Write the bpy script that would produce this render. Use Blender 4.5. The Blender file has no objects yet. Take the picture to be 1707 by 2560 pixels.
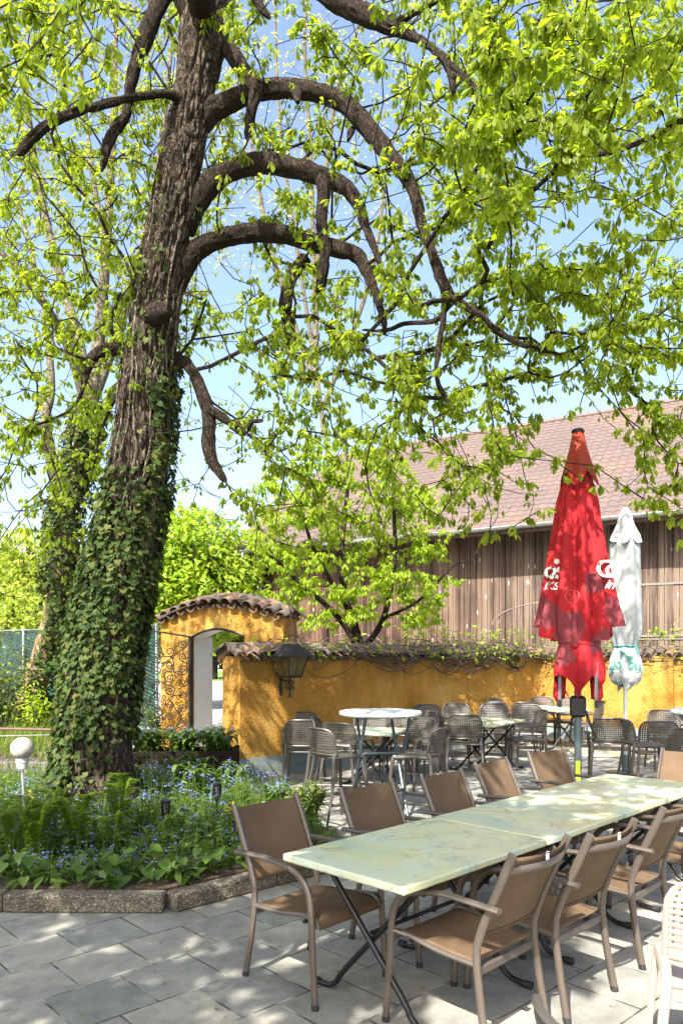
import bpy, math, random
import numpy as np
from mathutils import Vector, Matrix, noise
random.seed(7); rng = np.random.default_rng(11)
PI = math.pi; R = math.radians
S = bpy.context.scene; C = S.collection
V = Vector
# ------------------------------------------------------------------ camera model
H, F, CX, HOR = 1.73, 1875.0, 853.5, 1638.0
K = 1707/1568
def P(x, y, d):
    """a point of the place seen at (x, y) of a 1568 px wide view, d metres ahead"""
    return V(((x*K-CX)/F*d, d, H+(HOR-y*K)/F*d))
def Pr(v): return ((v[0]/v[1]*F+CX)/K, (HOR-(v[2]-H)/v[1]*F)/K)
# ------------------------------------------------------------------ materials
def mat(name):
    m = bpy.data.materials.new(name); m.use_nodes = True
    nt = m.node_tree; b = nt.nodes['Principled BSDF']
    return m, nt, b
def N(nt, t, **k):
    n = nt.nodes.new('ShaderNode'+t)
    for a, v in k.items():
        if a.startswith('i_'):
            n.inputs[a[2:].replace('_', ' ')].default_value = v
        else: setattr(n, a, v)
    return n
def L(nt, a, b): nt.links.new(a, b)
def ramp(nt, fac, stops):
    r = N(nt, 'ValToRGB'); e = r.color_ramp.elements
    while len(e) < len(stops): e.new(0.5)
    for q, (p, c) in zip(e, stops): q.position = p; q.color = (*c, 1) if len(c) == 3 else c
    L(nt, fac, r.inputs[0]); return r.outputs[0]
def coords(nt, scale=(1, 1, 1), kind='Object', rot=(0, 0, 0)):
    t = N(nt, 'TexCoord'); mp = N(nt, 'Mapping'); mp.inputs['Scale'].default_value = scale; mp.inputs['Rotation'].default_value = rot
    L(nt, t.outputs[kind], mp.inputs[0]); return mp.outputs[0]
def ntex(nt, vec, scale, detail=4, rough=0.55, dist=0):
    n = N(nt, 'TexNoise'); n.inputs['Scale'].default_value = scale; n.inputs['Detail'].default_value = detail
    n.inputs['Roughness'].default_value = rough; n.inputs['Distortion'].default_value = dist
    L(nt, vec, n.inputs['Vector']); return n.outputs['Fac']
def bump(nt, b, h, strength, dist=0.01):
    n = N(nt, 'Bump'); n.inputs['Strength'].default_value = strength; n.inputs['Distance'].default_value = dist
    L(nt, h, n.inputs['Height']); L(nt, n.outputs[0], b.inputs['Normal']); return n
def mix(nt, fac, a, b_, mode='MIX'):
    n = N(nt, 'Mix', data_type='RGBA', blend_type=mode)
    for s, v in ((0, fac), (6, a), (7, b_)):
        if hasattr(v, 'is_linked'): L(nt, v, n.inputs[s])
        else: n.inputs[s].default_value = v if s == 0 else (*v, 1)
    return n.outputs[2]
def plain(name, col, rough=0.5, metal=0, var=0.25, scale=9, bmp=0.0, bscale=60, spec=None):
    m, nt, b = mat(name); v = coords(nt)
    f = ntex(nt, v, scale, 5)
    lo = tuple(c*(1-var) for c in col); hi = tuple(min(1, c*(1+var)) for c in col)
    L(nt, ramp(nt, f, [(0.3, lo), (0.7, hi)]), b.inputs['Base Color'])
    b.inputs['Roughness'].default_value = rough; b.inputs['Metallic'].default_value = metal
    if spec is not None: b.inputs['Specular IOR Level'].default_value = spec
    if bmp: bump(nt, b, ntex(nt, v, bscale, 4), bmp, 0.004)
    return m
def leafmat(name, cols, trans, tcols, rough=0.45, sheen=0.25):
    """leaf: each leaf its own tint, light shines through"""
    m = bpy.data.materials.new(name); m.use_nodes = True; nt = m.node_tree; nt.nodes.clear()
    g = N(nt, 'NewGeometry'); n = len(cols)
    c1 = ramp(nt, g.outputs['Random Per Island'], [(i/max(1, n-1), c) for i, c in enumerate(cols)])
    c2 = ramp(nt, g.outputs['Random Per Island'], [(i/max(1, n-1), c) for i, c in enumerate(tcols)])
    d = N(nt, 'BsdfPrincipled'); L(nt, c1, d.inputs['Base Color']); d.inputs['Roughness'].default_value = rough
    d.inputs['Specular IOR Level'].default_value = sheen
    t = N(nt, 'BsdfTranslucent'); L(nt, c2, t.inputs[0])
    x = N(nt, 'MixShader'); x.inputs[0].default_value = trans
    L(nt, d.outputs[0], x.inputs[1]); L(nt, t.outputs[0], x.inputs[2])
    o = N(nt, 'OutputMaterial'); L(nt, x.outputs[0], o.inputs[0]); return m
# ------------------------------------------------------------------ mesh builder
class MB:
    def __init__(s): s.v = []; s.f = []; s.m = []
    def add(s, vs, fs, mi=0):
        o = len(s.v); s.v += [tuple(v) for v in vs]; s.f += [tuple(i+o for i in f) for f in fs]; s.m += [mi]*len(fs); return s
    def box(s, c, size, rz=0, mi=0, M=None):
        x, y, z = (q/2 for q in size)
        vs = [V((a*x, b*y, d*z)) for a in (-1, 1) for b in (-1, 1) for d in (-1, 1)]
        M = M or Matrix.Rotation(rz, 3, 'Z'); c = V(c)
        return s.add([M@v+c for v in vs], [(0, 1, 3, 2), (4, 6, 7, 5), (0, 4, 5, 1), (2, 3, 7, 6), (0, 2, 6, 4), (1, 5, 7, 3)], mi)
    def bbox(s, c, size, bev, rz=0, mi=0, M=None):
        """box with chamfered edges"""
        x, y, z = (q/2 for q in size); b = bev; M = M or Matrix.Rotation(rz, 3, 'Z'); c = V(c); idx = {}; vs = []
        for sx in (-1, 1):
            for sy in (-1, 1):
                for sz in (-1, 1):
                    for k, q in enumerate(((x, y-b, z-b), (x-b, y, z-b), (x-b, y-b, z))):
                        idx[(sx, sy, sz, k)] = len(vs); vs.append(M@V((sx*q[0], sy*q[1], sz*q[2]))+c)
        fs = []; I = idx
        for a in (-1, 1):
            fs.append([I[(a, p, q, 0)] for p, q in ((-1, -1), (1, -1), (1, 1), (-1, 1))][::a])
            fs.append([I[(p, a, q, 1)] for p, q in ((-1, -1), (1, -1), (1, 1), (-1, 1))][::-a])
            fs.append([I[(p, q, a, 2)] for p, q in ((-1, -1), (1, -1), (1, 1), (-1, 1))][::a])
            for d in (-1, 1):
                fs.append([I[(a, d, -1, 0)], I[(a, d, -1, 1)], I[(a, d, 1, 1)], I[(a, d, 1, 0)]][::-a*d])
                fs.append([I[(a, -1, d, 0)], I[(a, -1, d, 2)], I[(a, 1, d, 2)], I[(a, 1, d, 0)]][::a*d])
                fs.append([I[(-1, a, d, 1)], I[(-1, a, d, 2)], I[(1, a, d, 2)], I[(1, a, d, 1)]][::-a*d])
                for e in (-1, 1): fs.append([I[(a, d, e, k)] for k in (0, 1, 2)][::a*d*e])
        return s.add(vs, fs, mi)
    def tube(s, pts, r, n=8, ref=None, flat=1.0, caps=True, mi=0, fn=None):
        """tube along pts; r number or list; ref = side axis, flat = thickness across it"""
        pts = [V(p) for p in pts]; m = len(pts); rs = r if hasattr(r, '__len__') else [r]*m
        vs = []; e1 = None
        for i, p in enumerate(pts):
            t = (pts[min(i+1, m-1)]-pts[max(i-1, 0)])
            if t.length < 1e-9: t = V((0, 0, 1))
            t.normalize()
            if ref is not None: q = V(ref)
            elif e1 is None: q = V((1, 0, 0)) if abs(t.x) < .8 else V((0, 1, 0))
            else: q = e1
            e1 = (q-t*q.dot(t))
            if e1.length < 1e-6: e1 = t.orthogonal()
            e1.normalize(); e2 = t.cross(e1)
            for k in range(n):
                a = 2*PI*k/n; rr = rs[i]
                if fn: rr *= fn(i, a, p)
                vs.append(p+e1*(math.cos(a)*rr)+e2*(math.sin(a)*rr*flat))
        fs = [(i*n+k, i*n+(k+1) % n, (i+1)*n+(k+1) % n, (i+1)*n+k) for i in range(m-1) for k in range(n)]
        if caps: fs += [tuple(range(n))[::-1], tuple((m-1)*n+k for k in range(n))]
        return s.add(vs, fs, mi)
    def lathe(s, prof, c=(0, 0, 0), n=24, mi=0):
        c = V(c); vs = [c+V((r*math.cos(2*PI*k/n), r*math.sin(2*PI*k/n), z)) for r, z in prof for k in range(n)]
        m = len(prof)
        fs = [(i*n+k, i*n+(k+1) % n, (i+1)*n+(k+1) % n, (i+1)*n+k) for i in range(m-1) for k in range(n)]
        return s.add(vs, fs+[tuple(range(n))[::-1], tuple((m-1)*n+k for k in range(n))], mi)
    def grid(s, fn, nu, nv, skip=None, mi=0):
        vs = [fn(i/nu, j/nv) for j in range(nv+1) for i in range(nu+1)]
        fs = [(j*(nu+1)+i, j*(nu+1)+i+1, (j+1)*(nu+1)+i+1, (j+1)*(nu+1)+i) for j in range(nv) for i in range(nu) if not (skip and skip(i, j))]
        return s.add(vs, fs, mi)
    def prism(s, poly, z0, z1, mi=0):
        n = len(poly); vs = [(x, y, z0) for x, y in poly]+[(x, y, z1) for x, y in poly]
        return s.add(vs, [tuple(range(n))[::-1], tuple(range(n, 2*n))]+[(i, (i+1) % n, n+(i+1) % n, n+i) for i in range(n)], mi)
    def build(s, name, mats, parent=None, smooth=True, solid=0, sub=0, bev=0, off=0):
        me = bpy.data.meshes.new(name); me.from_pydata(s.v, [], s.f)
        mats = mats if isinstance(mats, (list, tuple)) else [mats]
        for m in mats: me.materials.append(m)
        if len(mats) > 1: me.polygons.foreach_set('material_index', s.m)
        if smooth: me.polygons.foreach_set('use_smooth', [True]*len(s.f))
        me.update()
        o = bpy.data.objects.new(name, me); C.objects.link(o)
        if parent: o.parent = parent
        if smooth and not solid and not sub: me.set_sharp_from_angle(angle=R(38))
        if sub: q = o.modifiers.new('s', 'SUBSURF'); q.levels = q.render_levels = sub
        if solid: q = o.modifiers.new('t', 'SOLIDIFY'); q.thickness = solid; q.offset = off
        if bev: q = o.modifiers.new('b', 'BEVEL'); q.width = bev; q.segments = 2
        return o
def npmesh(name, verts, faces, m, parent=None, smooth=False, mi=None):
    """big mesh from numpy: faces is a list of (k, array of face rows)"""
    me = bpy.data.meshes.new(name); me.vertices.add(len(verts)); me.vertices.foreach_set('co', np.asarray(verts, np.float32).ravel())
    loops = np.concatenate([f.ravel() for f in faces]); tot = np.concatenate([np.full(len(f), f.shape[1], np.int32) for f in faces])
    me.loops.add(len(loops)); me.loops.foreach_set('vertex_index', loops.astype(np.int32))
    me.polygons.add(len(tot)); me.polygons.foreach_set('loop_start', np.concatenate([[0], np.cumsum(tot)[:-1]]).astype(np.int32))
    for q in (m if isinstance(m, (list, tuple)) else [m]): me.materials.append(q)
    if mi is not None: me.polygons.foreach_set('material_index', np.asarray(mi, np.int32))
    if smooth: me.polygons.foreach_set('use_smooth', np.ones(len(tot), bool))
    me.update(calc_edges=True); me.validate()
    o = bpy.data.objects.new(name, me); C.objects.link(o)
    if parent: o.parent = parent
    return o
def frames(fwd, up):
    """rotation matrices whose Y is fwd and Z leans to up"""
    f = fwd/np.maximum(1e-9, np.linalg.norm(fwd, axis=1, keepdims=True)); x = np.cross(f, up)
    x /= np.maximum(1e-9, np.linalg.norm(x, axis=1, keepdims=True)); z = np.cross(x, f)
    return np.stack([x, f, z], axis=2)
def scatter(name, temps, pos, rot, scl, m, parent=None, smooth=False):
    """many small leaves as one mesh: temps = [(verts, [(faces)])]"""
    pick = rng.integers(0, len(temps), len(pos)); vs = []; q4 = []; q3 = []; o = 0
    for t, (tv, tf) in enumerate(temps):
        ix = np.nonzero(pick == t)[0]
        if not len(ix): continue
        tv = np.asarray(tv, float)
        w = np.einsum('nij,kj->nki', rot[ix], tv)*scl[ix][:, None, None]+pos[ix][:, None, :]
        vs.append(w.reshape(-1, 3)); offs = o+np.arange(len(ix))*len(tv)
        for fs, store in (([f for f in tf if len(f) == 4], q4), ([f for f in tf if len(f) == 3], q3)):
            if fs: store.append((np.asarray(fs)[None]+offs[:, None, None]).reshape(-1, len(fs[0])))
        o += len(ix)*len(tv)
    faces = []
    if q4: faces.append(np.concatenate(q4))
    if q3: faces.append(np.concatenate(q3))
    return npmesh(name, np.concatenate(vs), faces, m, parent, smooth)
# ------------------------------------------------------------------ tagging
def tag(o, label=None, cat=None, group=None, kind=None):
    if label: o['label'] = label
    if cat: o['category'] = cat
    if group: o['group'] = group
    if kind: o['kind'] = kind
    return o
def thing(name, label, cat, loc=(0, 0, 0), rz=0, group=None):
    o = bpy.data.objects.new(name, None); C.objects.link(o); o.location = loc; o.rotation_euler = (0, 0, rz); o.empty_display_size = .1
    return tag(o, label, cat, group)
KIDS = {}
def dup(root, loc, rz, label, group=None):
    r = root.copy(); C.objects.link(r); r.location = loc; r.rotation_euler = (0, 0, rz); r['label'] = label
    if group: r['group'] = group
    for ch in list(root.children):
        c = ch.copy(); C.objects.link(c); c.parent = r
        for g in list(ch.children):
            d = g.copy(); C.objects.link(d); d.parent = c
    return r
def head(hx, hy): return math.atan2(-hx, hy)
def curve(pts, n=6):
    """Catmull-Rom through pts"""
    pts = [V(p) for p in pts]; out = []
    for i in range(len(pts)-1):
        p0, p1, p2, p3 = pts[max(i-1, 0)], pts[i], pts[i+1], pts[min(i+2, len(pts)-1)]
        for k in range(n):
            t = k/n
            out.append(.5*((2*p1)+(p2-p0)*t+(2*p0-5*p1+4*p2-p3)*t*t+(3*p1-p0-3*p2+p3)*t**3))
    return out+[pts[-1]]
def lerpl(vals, n):
    """spread a list of numbers over n samples"""
    x = np.linspace(0, len(vals)-1, n); return list(np.interp(x, range(len(vals)), vals))
# ------------------------------------------------------------------ world, sun, camera
SUN_EL = R(48); SX, SY = -.43, -.90
w = bpy.data.worlds.new('World'); S.world = w; w.use_nodes = True; nt = w.node_tree
sk = nt.nodes.new('ShaderNodeTexSky'); sk.sky_type = 'NISHITA'; sk.sun_disc = False; sk.sun_elevation = SUN_EL
sk.sun_rotation = math.atan2(SX, SY) % (2*PI); sk.air_density = 1.0; sk.dust_density = 3.8; sk.ozone_density = .6
bg = nt.nodes['Background']; L(nt, sk.outputs[0], bg.inputs[0]); bg.inputs[1].default_value = .135
sl = bpy.data.lights.new('sun', 'SUN'); sl.energy = 5.0; sl.angle = R(.53); sl.color = (1, .95, .86)
so = bpy.data.objects.new('sun', sl); C.objects.link(so); so.location = (-6, -12, 20)
n_ = math.hypot(SX, SY); dirv = V((SX/n_*math.cos(SUN_EL), SY/n_*math.cos(SUN_EL), math.sin(SUN_EL)))
so.rotation_euler = dirv.to_track_quat('Z', 'Y').to_euler()
cd = bpy.data.cameras.new('camera'); cam = bpy.data.objects.new('camera', cd); C.objects.link(cam); S.camera = cam
cam.location = (0, 0, H); cam.rotation_euler = (R(90), 0, 0); cd.sensor_fit = 'VERTICAL'; cd.sensor_height = 36
cd.lens = F/2560*36; cd.shift_y = (HOR-1280)/2560; cd.clip_end = 2000; cd.clip_start = .05
S.view_settings.view_transform = 'Standard'; S.view_settings.look = 'None'; S.view_settings.exposure = 1.7; S.view_settings.gamma = 1
S.render.engine = 'CYCLES'; S.cycles.max_bounces = 8; S.cycles.transmission_bounces = 4; S.cycles.diffuse_bounces = 4
S.cycles.use_denoising = True
NT_IN, NT_OUT, NT_2, NT_4 = 1850, 1450, 950, 540
# ================================================================== materials of the place
def paving_mat():
    m, nt, b = mat('paving'); v = coords(nt, rot=(0, 0, R(-43)))
    br = N(nt, 'TexBrick', offset=.5, squash=1.0); L(nt, v, br.inputs['Vector'])
    for k, x in (('Scale', 1), ('Mortar Size', .006), ('Mortar Smooth', .25), ('Brick Width', .42), ('Row Height', .42)): br.inputs[k].default_value = x
    br.inputs['Color1'].default_value = (.25, .25, .25, 1); br.inputs['Color2'].default_value = (.9, .9, .9, 1); br.inputs['Mortar'].default_value = (.5, .5, .5, 1)
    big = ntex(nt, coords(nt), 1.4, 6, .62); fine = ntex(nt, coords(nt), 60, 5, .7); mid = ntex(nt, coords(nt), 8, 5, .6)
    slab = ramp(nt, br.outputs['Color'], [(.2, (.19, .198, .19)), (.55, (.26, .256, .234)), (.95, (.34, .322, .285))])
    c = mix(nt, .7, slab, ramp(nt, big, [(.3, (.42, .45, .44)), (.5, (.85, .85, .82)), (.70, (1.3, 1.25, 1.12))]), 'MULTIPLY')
    c = mix(nt, .55, c, ramp(nt, mid, [(.34, (.6, .6, .58)), (.6, (1.05, 1.05, 1.03))]), 'MULTIPLY')
    c = mix(nt, .6, c, ramp(nt, fine, [(.3, (.72, .72, .7)), (.7, (1.15, 1.15, 1.15))]), 'MULTIPLY')
    spots = N(nt, 'TexVoronoi'); spots.inputs['Scale'].default_value = 5; L(nt, coords(nt), spots.inputs['Vector'])
    c = mix(nt, ramp(nt, spots.outputs['Distance'], [(.03, (.75, .75, .75)), (.06, (0, 0, 0))]), c, (.06, .055, .04))
    grout = ramp(nt, ntex(nt, coords(nt), 5, 4), [(.40, (.022, .022, .014)), (.52, (.11, .105, .08)), (.68, (.4, .38, .32))])
    L(nt, mix(nt, br.outputs['Fac'], c, grout), b.inputs['Base Color']); b.inputs['Roughness'].default_value = .8
    inv = N(nt, 'Math', operation='SUBTRACT', i_Value=1.0); inv.inputs[0].default_value = 1; L(nt, br.outputs['Fac'], inv.inputs[1])
    ad = N(nt, 'Math', operation='MULTIPLY_ADD'); L(nt, fine, ad.inputs[0]); ad.inputs[1].default_value = .12; L(nt, inv.outputs[0], ad.inputs[2])
    bump(nt, b, ad.outputs[0], .55, .006); return m
def stucco_mat(name, c0, c1, c2):
    m, nt, b = mat(name); v = coords(nt)
    f = ntex(nt, v, 1.3, 6, .65); g = ntex(nt, v, 34, 5, .62, .4); h = ntex(nt, v, 90, 3)
    c = ramp(nt, f, [(.34, c0), (.5, c1), (.64, c2)])
    c = mix(nt, .8, c, ramp(nt, g, [(.30, (.42, .36, .3)), (.42, (.9, .88, .85)), (.7, (1.1, 1.1, 1.08))]), 'MULTIPLY')
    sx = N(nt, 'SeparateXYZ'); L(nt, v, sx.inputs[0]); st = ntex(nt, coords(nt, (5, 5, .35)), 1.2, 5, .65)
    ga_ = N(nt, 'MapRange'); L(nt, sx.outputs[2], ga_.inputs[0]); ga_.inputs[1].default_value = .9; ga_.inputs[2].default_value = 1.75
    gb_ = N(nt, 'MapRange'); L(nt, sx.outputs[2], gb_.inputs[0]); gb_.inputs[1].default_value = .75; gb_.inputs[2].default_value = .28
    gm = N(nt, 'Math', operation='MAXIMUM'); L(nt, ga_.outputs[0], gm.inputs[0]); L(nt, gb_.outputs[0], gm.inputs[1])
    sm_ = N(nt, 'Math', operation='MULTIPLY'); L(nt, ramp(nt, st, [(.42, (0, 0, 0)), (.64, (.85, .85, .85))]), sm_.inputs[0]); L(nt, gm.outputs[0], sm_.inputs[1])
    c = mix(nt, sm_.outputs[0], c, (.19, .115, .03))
    L(nt, c, b.inputs['Base Color']); b.inputs['Roughness'].default_value = .92; b.inputs['Specular IOR Level'].default_value = .2
    ad = N(nt, 'Math', operation='MULTIPLY_ADD'); L(nt, h, ad.inputs[0]); ad.inputs[1].default_value = .35; L(nt, g, ad.inputs[2])
    bump(nt, b, ad.outputs[0], 1.0, .045); return m
def plinth_mat():
    m, nt, b = mat('plinth'); v = coords(nt)
    f = ntex(nt, coords(nt, (1, 1, 2.2)), 1.6, 6, .65, .5)
    c = ramp(nt, f, [(.32, (.10, .13, .14)), (.5, (.19, .23, .23)), (.6, (.24, .27, .22)), (.68, (.30, .28, .06)), (.8, (.22, .23, .12))])
    L(nt, c, b.inputs['Base Color']); b.inputs['Roughness'].default_value = .8; bump(nt, b, ntex(nt, v, 40), .3); return m
def tile_mat(name='clay_tile'):
    m, nt, b = mat(name); v = coords(nt); g = N(nt, 'NewGeometry')
    c = ramp(nt, g.outputs['Random Per Island'], [(0, (.06, .045, .038)), (.45, (.12, .085, .065)), (.75, (.17, .10, .07)), (1, (.27, .13, .075))])
    c = mix(nt, ramp(nt, ntex(nt, v, 7, 6, .68), [(.42, (0, 0, 0)), (.62, (.9, .9, .9))]), c, (.05, .05, .035))
    L(nt, c, b.inputs['Base Color']); b.inputs['Roughness'].default_value = .9; bump(nt, b, ntex(nt, v, 45, 5), .6, .01); return m
def wood_boards_mat():
    m, nt, b = mat('barn_boards'); ob = coords(nt)
    sx = N(nt, 'SeparateXYZ'); L(nt, ob, sx.inputs[0])
    ps = N(nt, 'Math', operation='DIVIDE'); L(nt, sx.outputs[0], ps.inputs[0]); ps.inputs[1].default_value = .165
    fl = N(nt, 'Math', operation='FLOOR'); L(nt, ps.outputs[0], fl.inputs[0])
    wn = N(nt, 'TexWhiteNoise', noise_dimensions='1D'); L(nt, fl.outputs[0], wn.inputs['W'])
    g1 = ntex(nt, coords(nt, (16, 16, .5)), 1.5, 8, .75, .25); g2 = ntex(nt, coords(nt, (60, 60, 1.4)), 1, 5, .7); big = ntex(nt, coords(nt, (.7, .7, .55)), 1, 5, .6)
    ad = N(nt, 'Math', operation='MULTIPLY_ADD'); L(nt, wn.outputs['Value'], ad.inputs[0]); ad.inputs[1].default_value = .30; L(nt, g1, ad.inputs[2])
    a2 = N(nt, 'Math', operation='MULTIPLY_ADD'); L(nt, big, a2.inputs[0]); a2.inputs[1].default_value = .5; L(nt, ad.outputs[0], a2.inputs[2])
    c = ramp(nt, a2.outputs[0], [(.58, (.010, .006, .004)), (.74, (.034, .015, .009)), (.88, (.075, .030, .016)), (1.0, (.15, .09, .06))])
    pale = ramp(nt, a2.outputs[0], [(.55, (.013, .008, .006)), (.75, (.052, .032, .022)), (.97, (.16, .115, .085))])
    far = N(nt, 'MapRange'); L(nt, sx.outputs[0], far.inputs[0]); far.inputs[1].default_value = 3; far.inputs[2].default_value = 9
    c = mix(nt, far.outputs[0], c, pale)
    c = mix(nt, .5, c, ramp(nt, g2, [(.35, (.55, .55, .55)), (.65, (1.2, 1.2, 1.2))]), 'MULTIPLY')
    kn = N(nt, 'TexVoronoi'); kn.inputs['Scale'].default_value = 1; L(nt, coords(nt, (6, 6, 1.6)), kn.inputs['Vector'])
    c = mix(nt, ramp(nt, kn.outputs['Distance'], [(.05, (.9, .9, .9)), (.13, (0, 0, 0))]), c, (.5, .47, .43))
    L(nt, c, b.inputs['Base Color']); b.inputs['Roughness'].default_value = .85; bump(nt, b, g2, .4, .004); return m
def rooftile_mat():
    m, nt, b = mat('roof_tiles'); v = coords(nt)
    f = ntex(nt, coords(nt), .35, 6, .65); g = ntex(nt, coords(nt), 2.2, 5, .7)
    c = ramp(nt, f, [(.3, (.085, .057, .049)), (.52, (.108, .076, .066)), (.66, (.125, .083, .06)), (.85, (.165, .11, .06))])
    c = mix(nt, .6, c, ramp(nt, g, [(.3, (.7, .7, .7)), (.7, (1.12, 1.12, 1.12))]), 'MULTIPLY')
    L(nt, c, b.inputs['Base Color']); b.inputs['Roughness'].default_value = .7; return m
def bark_mat(name, dark, mid, light, moss=0.0, sc=1.0):
    m, nt, b = mat(name); v = coords(nt, (1, 1, .28)); v1 = coords(nt)
    vo = N(nt, 'TexVoronoi', feature='DISTANCE_TO_EDGE'); vo.inputs['Scale'].default_value = 26*sc
    wv = N(nt, 'Mix', data_type='VECTOR'); n2 = N(nt, 'TexNoise'); n2.inputs['Scale'].default_value = 9*sc; n2.inputs['Detail'].default_value = 4; L(nt, v, n2.inputs['Vector'])
    wv.inputs[0].default_value = .26; L(nt, v, wv.inputs[4]); L(nt, n2.outputs['Color'], wv.inputs[5]); L(nt, wv.outputs[1], vo.inputs['Vector'])
    f = ntex(nt, v, 30*sc, 6, .7, .6); big = ntex(nt, v1, 1.1, 5, .6)
    ck = ramp(nt, vo.outputs['Distance'], [(.0, (0, 0, 0)), (.14, (1, 1, 1))])
    c = ramp(nt, f, [(.3, dark), (.52, mid), (.75, light)])
    c = mix(nt, .8, c, ramp(nt, ck, [(0, (.3, .28, .26)), (1, (1, 1, 1))]), 'MULTIPLY')
    c = mix(nt, .5, c, ramp(nt, big, [(.35, (.7, .66, .62)), (.65, (1.25, 1.2, 1.12))]), 'MULTIPLY')
    if moss:
        g = N(nt, 'NewGeometry'); sx = N(nt, 'SeparateXYZ'); L(nt, g.outputs['Normal'], sx.inputs[0])
        mm = N(nt, 'Math', operation='MULTIPLY'); L(nt, ramp(nt, sx.outputs[2], [(.55, (0, 0, 0)), (.85, (1, 1, 1))]), mm.inputs[0])
        L(nt, ramp(nt, ntex(nt, v1, 5, 5, .7), [(.46, (0, 0, 0)), (.58, (1, 1, 1))]), mm.inputs[1])
        m2 = N(nt, 'Math', operation='MULTIPLY'); L(nt, mm.outputs[0], m2.inputs[0]); m2.inputs[1].default_value = moss
        c = mix(nt, m2.outputs[0], c, (.10, .11, .02))
    L(nt, c, b.inputs['Base Color']); b.inputs['Roughness'].default_value = .95; b.inputs['Specular IOR Level'].default_value = .15
    ad = N(nt, 'Math', operation='MULTIPLY_ADD'); L(nt, f, ad.inputs[0]); ad.inputs[1].default_value = .6; L(nt, ck, ad.inputs[2])
    bump(nt, b, ad.outputs[0], .9, .03); return m
def marble_mat(name='green_marble', shift=0.0):
    m, nt, b = mat(name)
    t = N(nt, 'TexCoord'); oi = N(nt, 'ObjectInfo'); va = N(nt, 'VectorMath', operation='SCALE'); va.inputs[3].default_value = 1
    ml = N(nt, 'VectorMath', operation='ADD'); L(nt, t.outputs['Object'], ml.inputs[0]); cb = N(nt, 'CombineXYZ')
    mu = N(nt, 'Math', operation='MULTIPLY'); L(nt, oi.outputs['Random'], mu.inputs[0]); mu.inputs[1].default_value = 40
    for k in range(3): L(nt, mu.outputs[0], cb.inputs[k])
    L(nt, cb.outputs[0], ml.inputs[1]); v = ml.outputs[0]
    big = ntex(nt, v, 1.6, 5, .6, .8)
    c = ramp(nt, big, [(.28, (.28, .41, .34)), (.42, (.38, .46, .34)), (.52, (.50, .50, .29)), (.62, (.46, .52, .41)), (.8, (.57, .56, .40))])
    n3 = N(nt, 'TexNoise'); n3.inputs['Scale'].default_value = 2.6; n3.inputs['Detail'].default_value = 7; n3.inputs['Distortion'].default_value = 1.8; n3.inputs['Roughness'].default_value = .62; L(nt, v, n3.inputs['Vector'])
    ve = ramp(nt, n3.outputs['Fac'], [(.482, (0, 0, 0)), (.499, (.85, .85, .85)), (.506, (.85, .85, .85)), (.525, (0, 0, 0))])
    gate = ramp(nt, ntex(nt, v, 3.2, 3), [(.47, (0, 0, 0)), (.62, (1, 1, 1))])
    mm = N(nt, 'Math', operation='MULTIPLY'); L(nt, ve, mm.inputs[0]); L(nt, gate, mm.inputs[1])
    c = mix(nt, mm.outputs[0], c, (.14, .13, .06))
    cl = ramp(nt, ntex(nt, v, 5, 6, .7, 1.2), [(.55, (0, 0, 0)), (.75, (.6, .6, .6))]); c = mix(nt, cl, c, (.68, .72, .55))
    L(nt, c, b.inputs['Base Color']); b.inputs['Roughness'].default_value = .3; b.inputs['Specular IOR Level'].default_value = .5; return m
def sling_mat():
    m = bpy.data.materials.new('sling'); m.use_nodes = True; nt = m.node_tree; nt.nodes.clear()
    d = N(nt, 'BsdfPrincipled'); v = coords(nt)
    f = ntex(nt, v, 6, 5, .6); g = ntex(nt, coords(nt, (420, 420, 420)), 1, 2)
    c = ramp(nt, f, [(.3, (.14, .09, .053)), (.7, (.19, .128, .077))]); c = mix(nt, .5, c, ramp(nt, g, [(.35, (.6, .6, .6)), (.65, (1.25, 1.25, 1.25))]), 'MULTIPLY')
    L(nt, c, d.inputs['Base Color']); d.inputs['Roughness'].default_value = .75; d.inputs['Specular IOR Level'].default_value = .25
    bump(nt, d, g, .25, .002)
    t = N(nt, 'BsdfTranslucent'); t.inputs[0].default_value = (.30, .20, .11, 1)
    x = N(nt, 'MixShader'); x.inputs[0].default_value = .3; L(nt, d.outputs[0], x.inputs[1]); L(nt, t.outputs[0], x.inputs[2])
    o = N(nt, 'OutputMaterial'); L(nt, x.outputs[0], o.inputs[0]); return m
M = {}
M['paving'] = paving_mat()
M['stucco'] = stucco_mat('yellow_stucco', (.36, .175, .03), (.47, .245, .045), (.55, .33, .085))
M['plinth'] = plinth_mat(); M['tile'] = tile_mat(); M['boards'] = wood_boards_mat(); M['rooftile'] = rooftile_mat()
M['bark'] = bark_mat('chestnut_bark', (.032, .025, .019), (.085, .067, .051), (.18, .15, .115), .8)
M['limbbark'] = bark_mat('limb_bark', (.02, .015, .011), (.04, .03, .022), (.085, .066, .048), 1.0, 1.5)
M['twig'] = plain('twig_bark', (.055, .042, .032), .9, var=.3)
M['palebark'] = bark_mat('pale_bark', (.13, .115, .085), (.24, .215, .16), (.36, .33, .26), .4, 1.4)
M['brownbark'] = bark_mat('brown_bark', (.2, .13, .08), (.36, .25, .16), (.5, .38, .26), 0, 1)
M['marble'] = marble_mat(); M['sling'] = sling_mat()
M['taupe'] = plain('taupe_metal', (.105, .085, .069), .38, .35, var=.06)
M['darktaupe'] = plain('dark_brown_metal', (.075, .06, .05), .35, .4, var=.06)
M['dove'] = plain('dove_grey_plastic', (.056, .050, .043), .42, var=.07, scale=5, bmp=.08, bscale=300)
M['sunplast'] = plain('sunlit_dove_plastic', (.34, .285, .24), .45, var=.05, scale=5)  # dove grey plastic in full sun, the sunlight put into its colour
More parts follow.
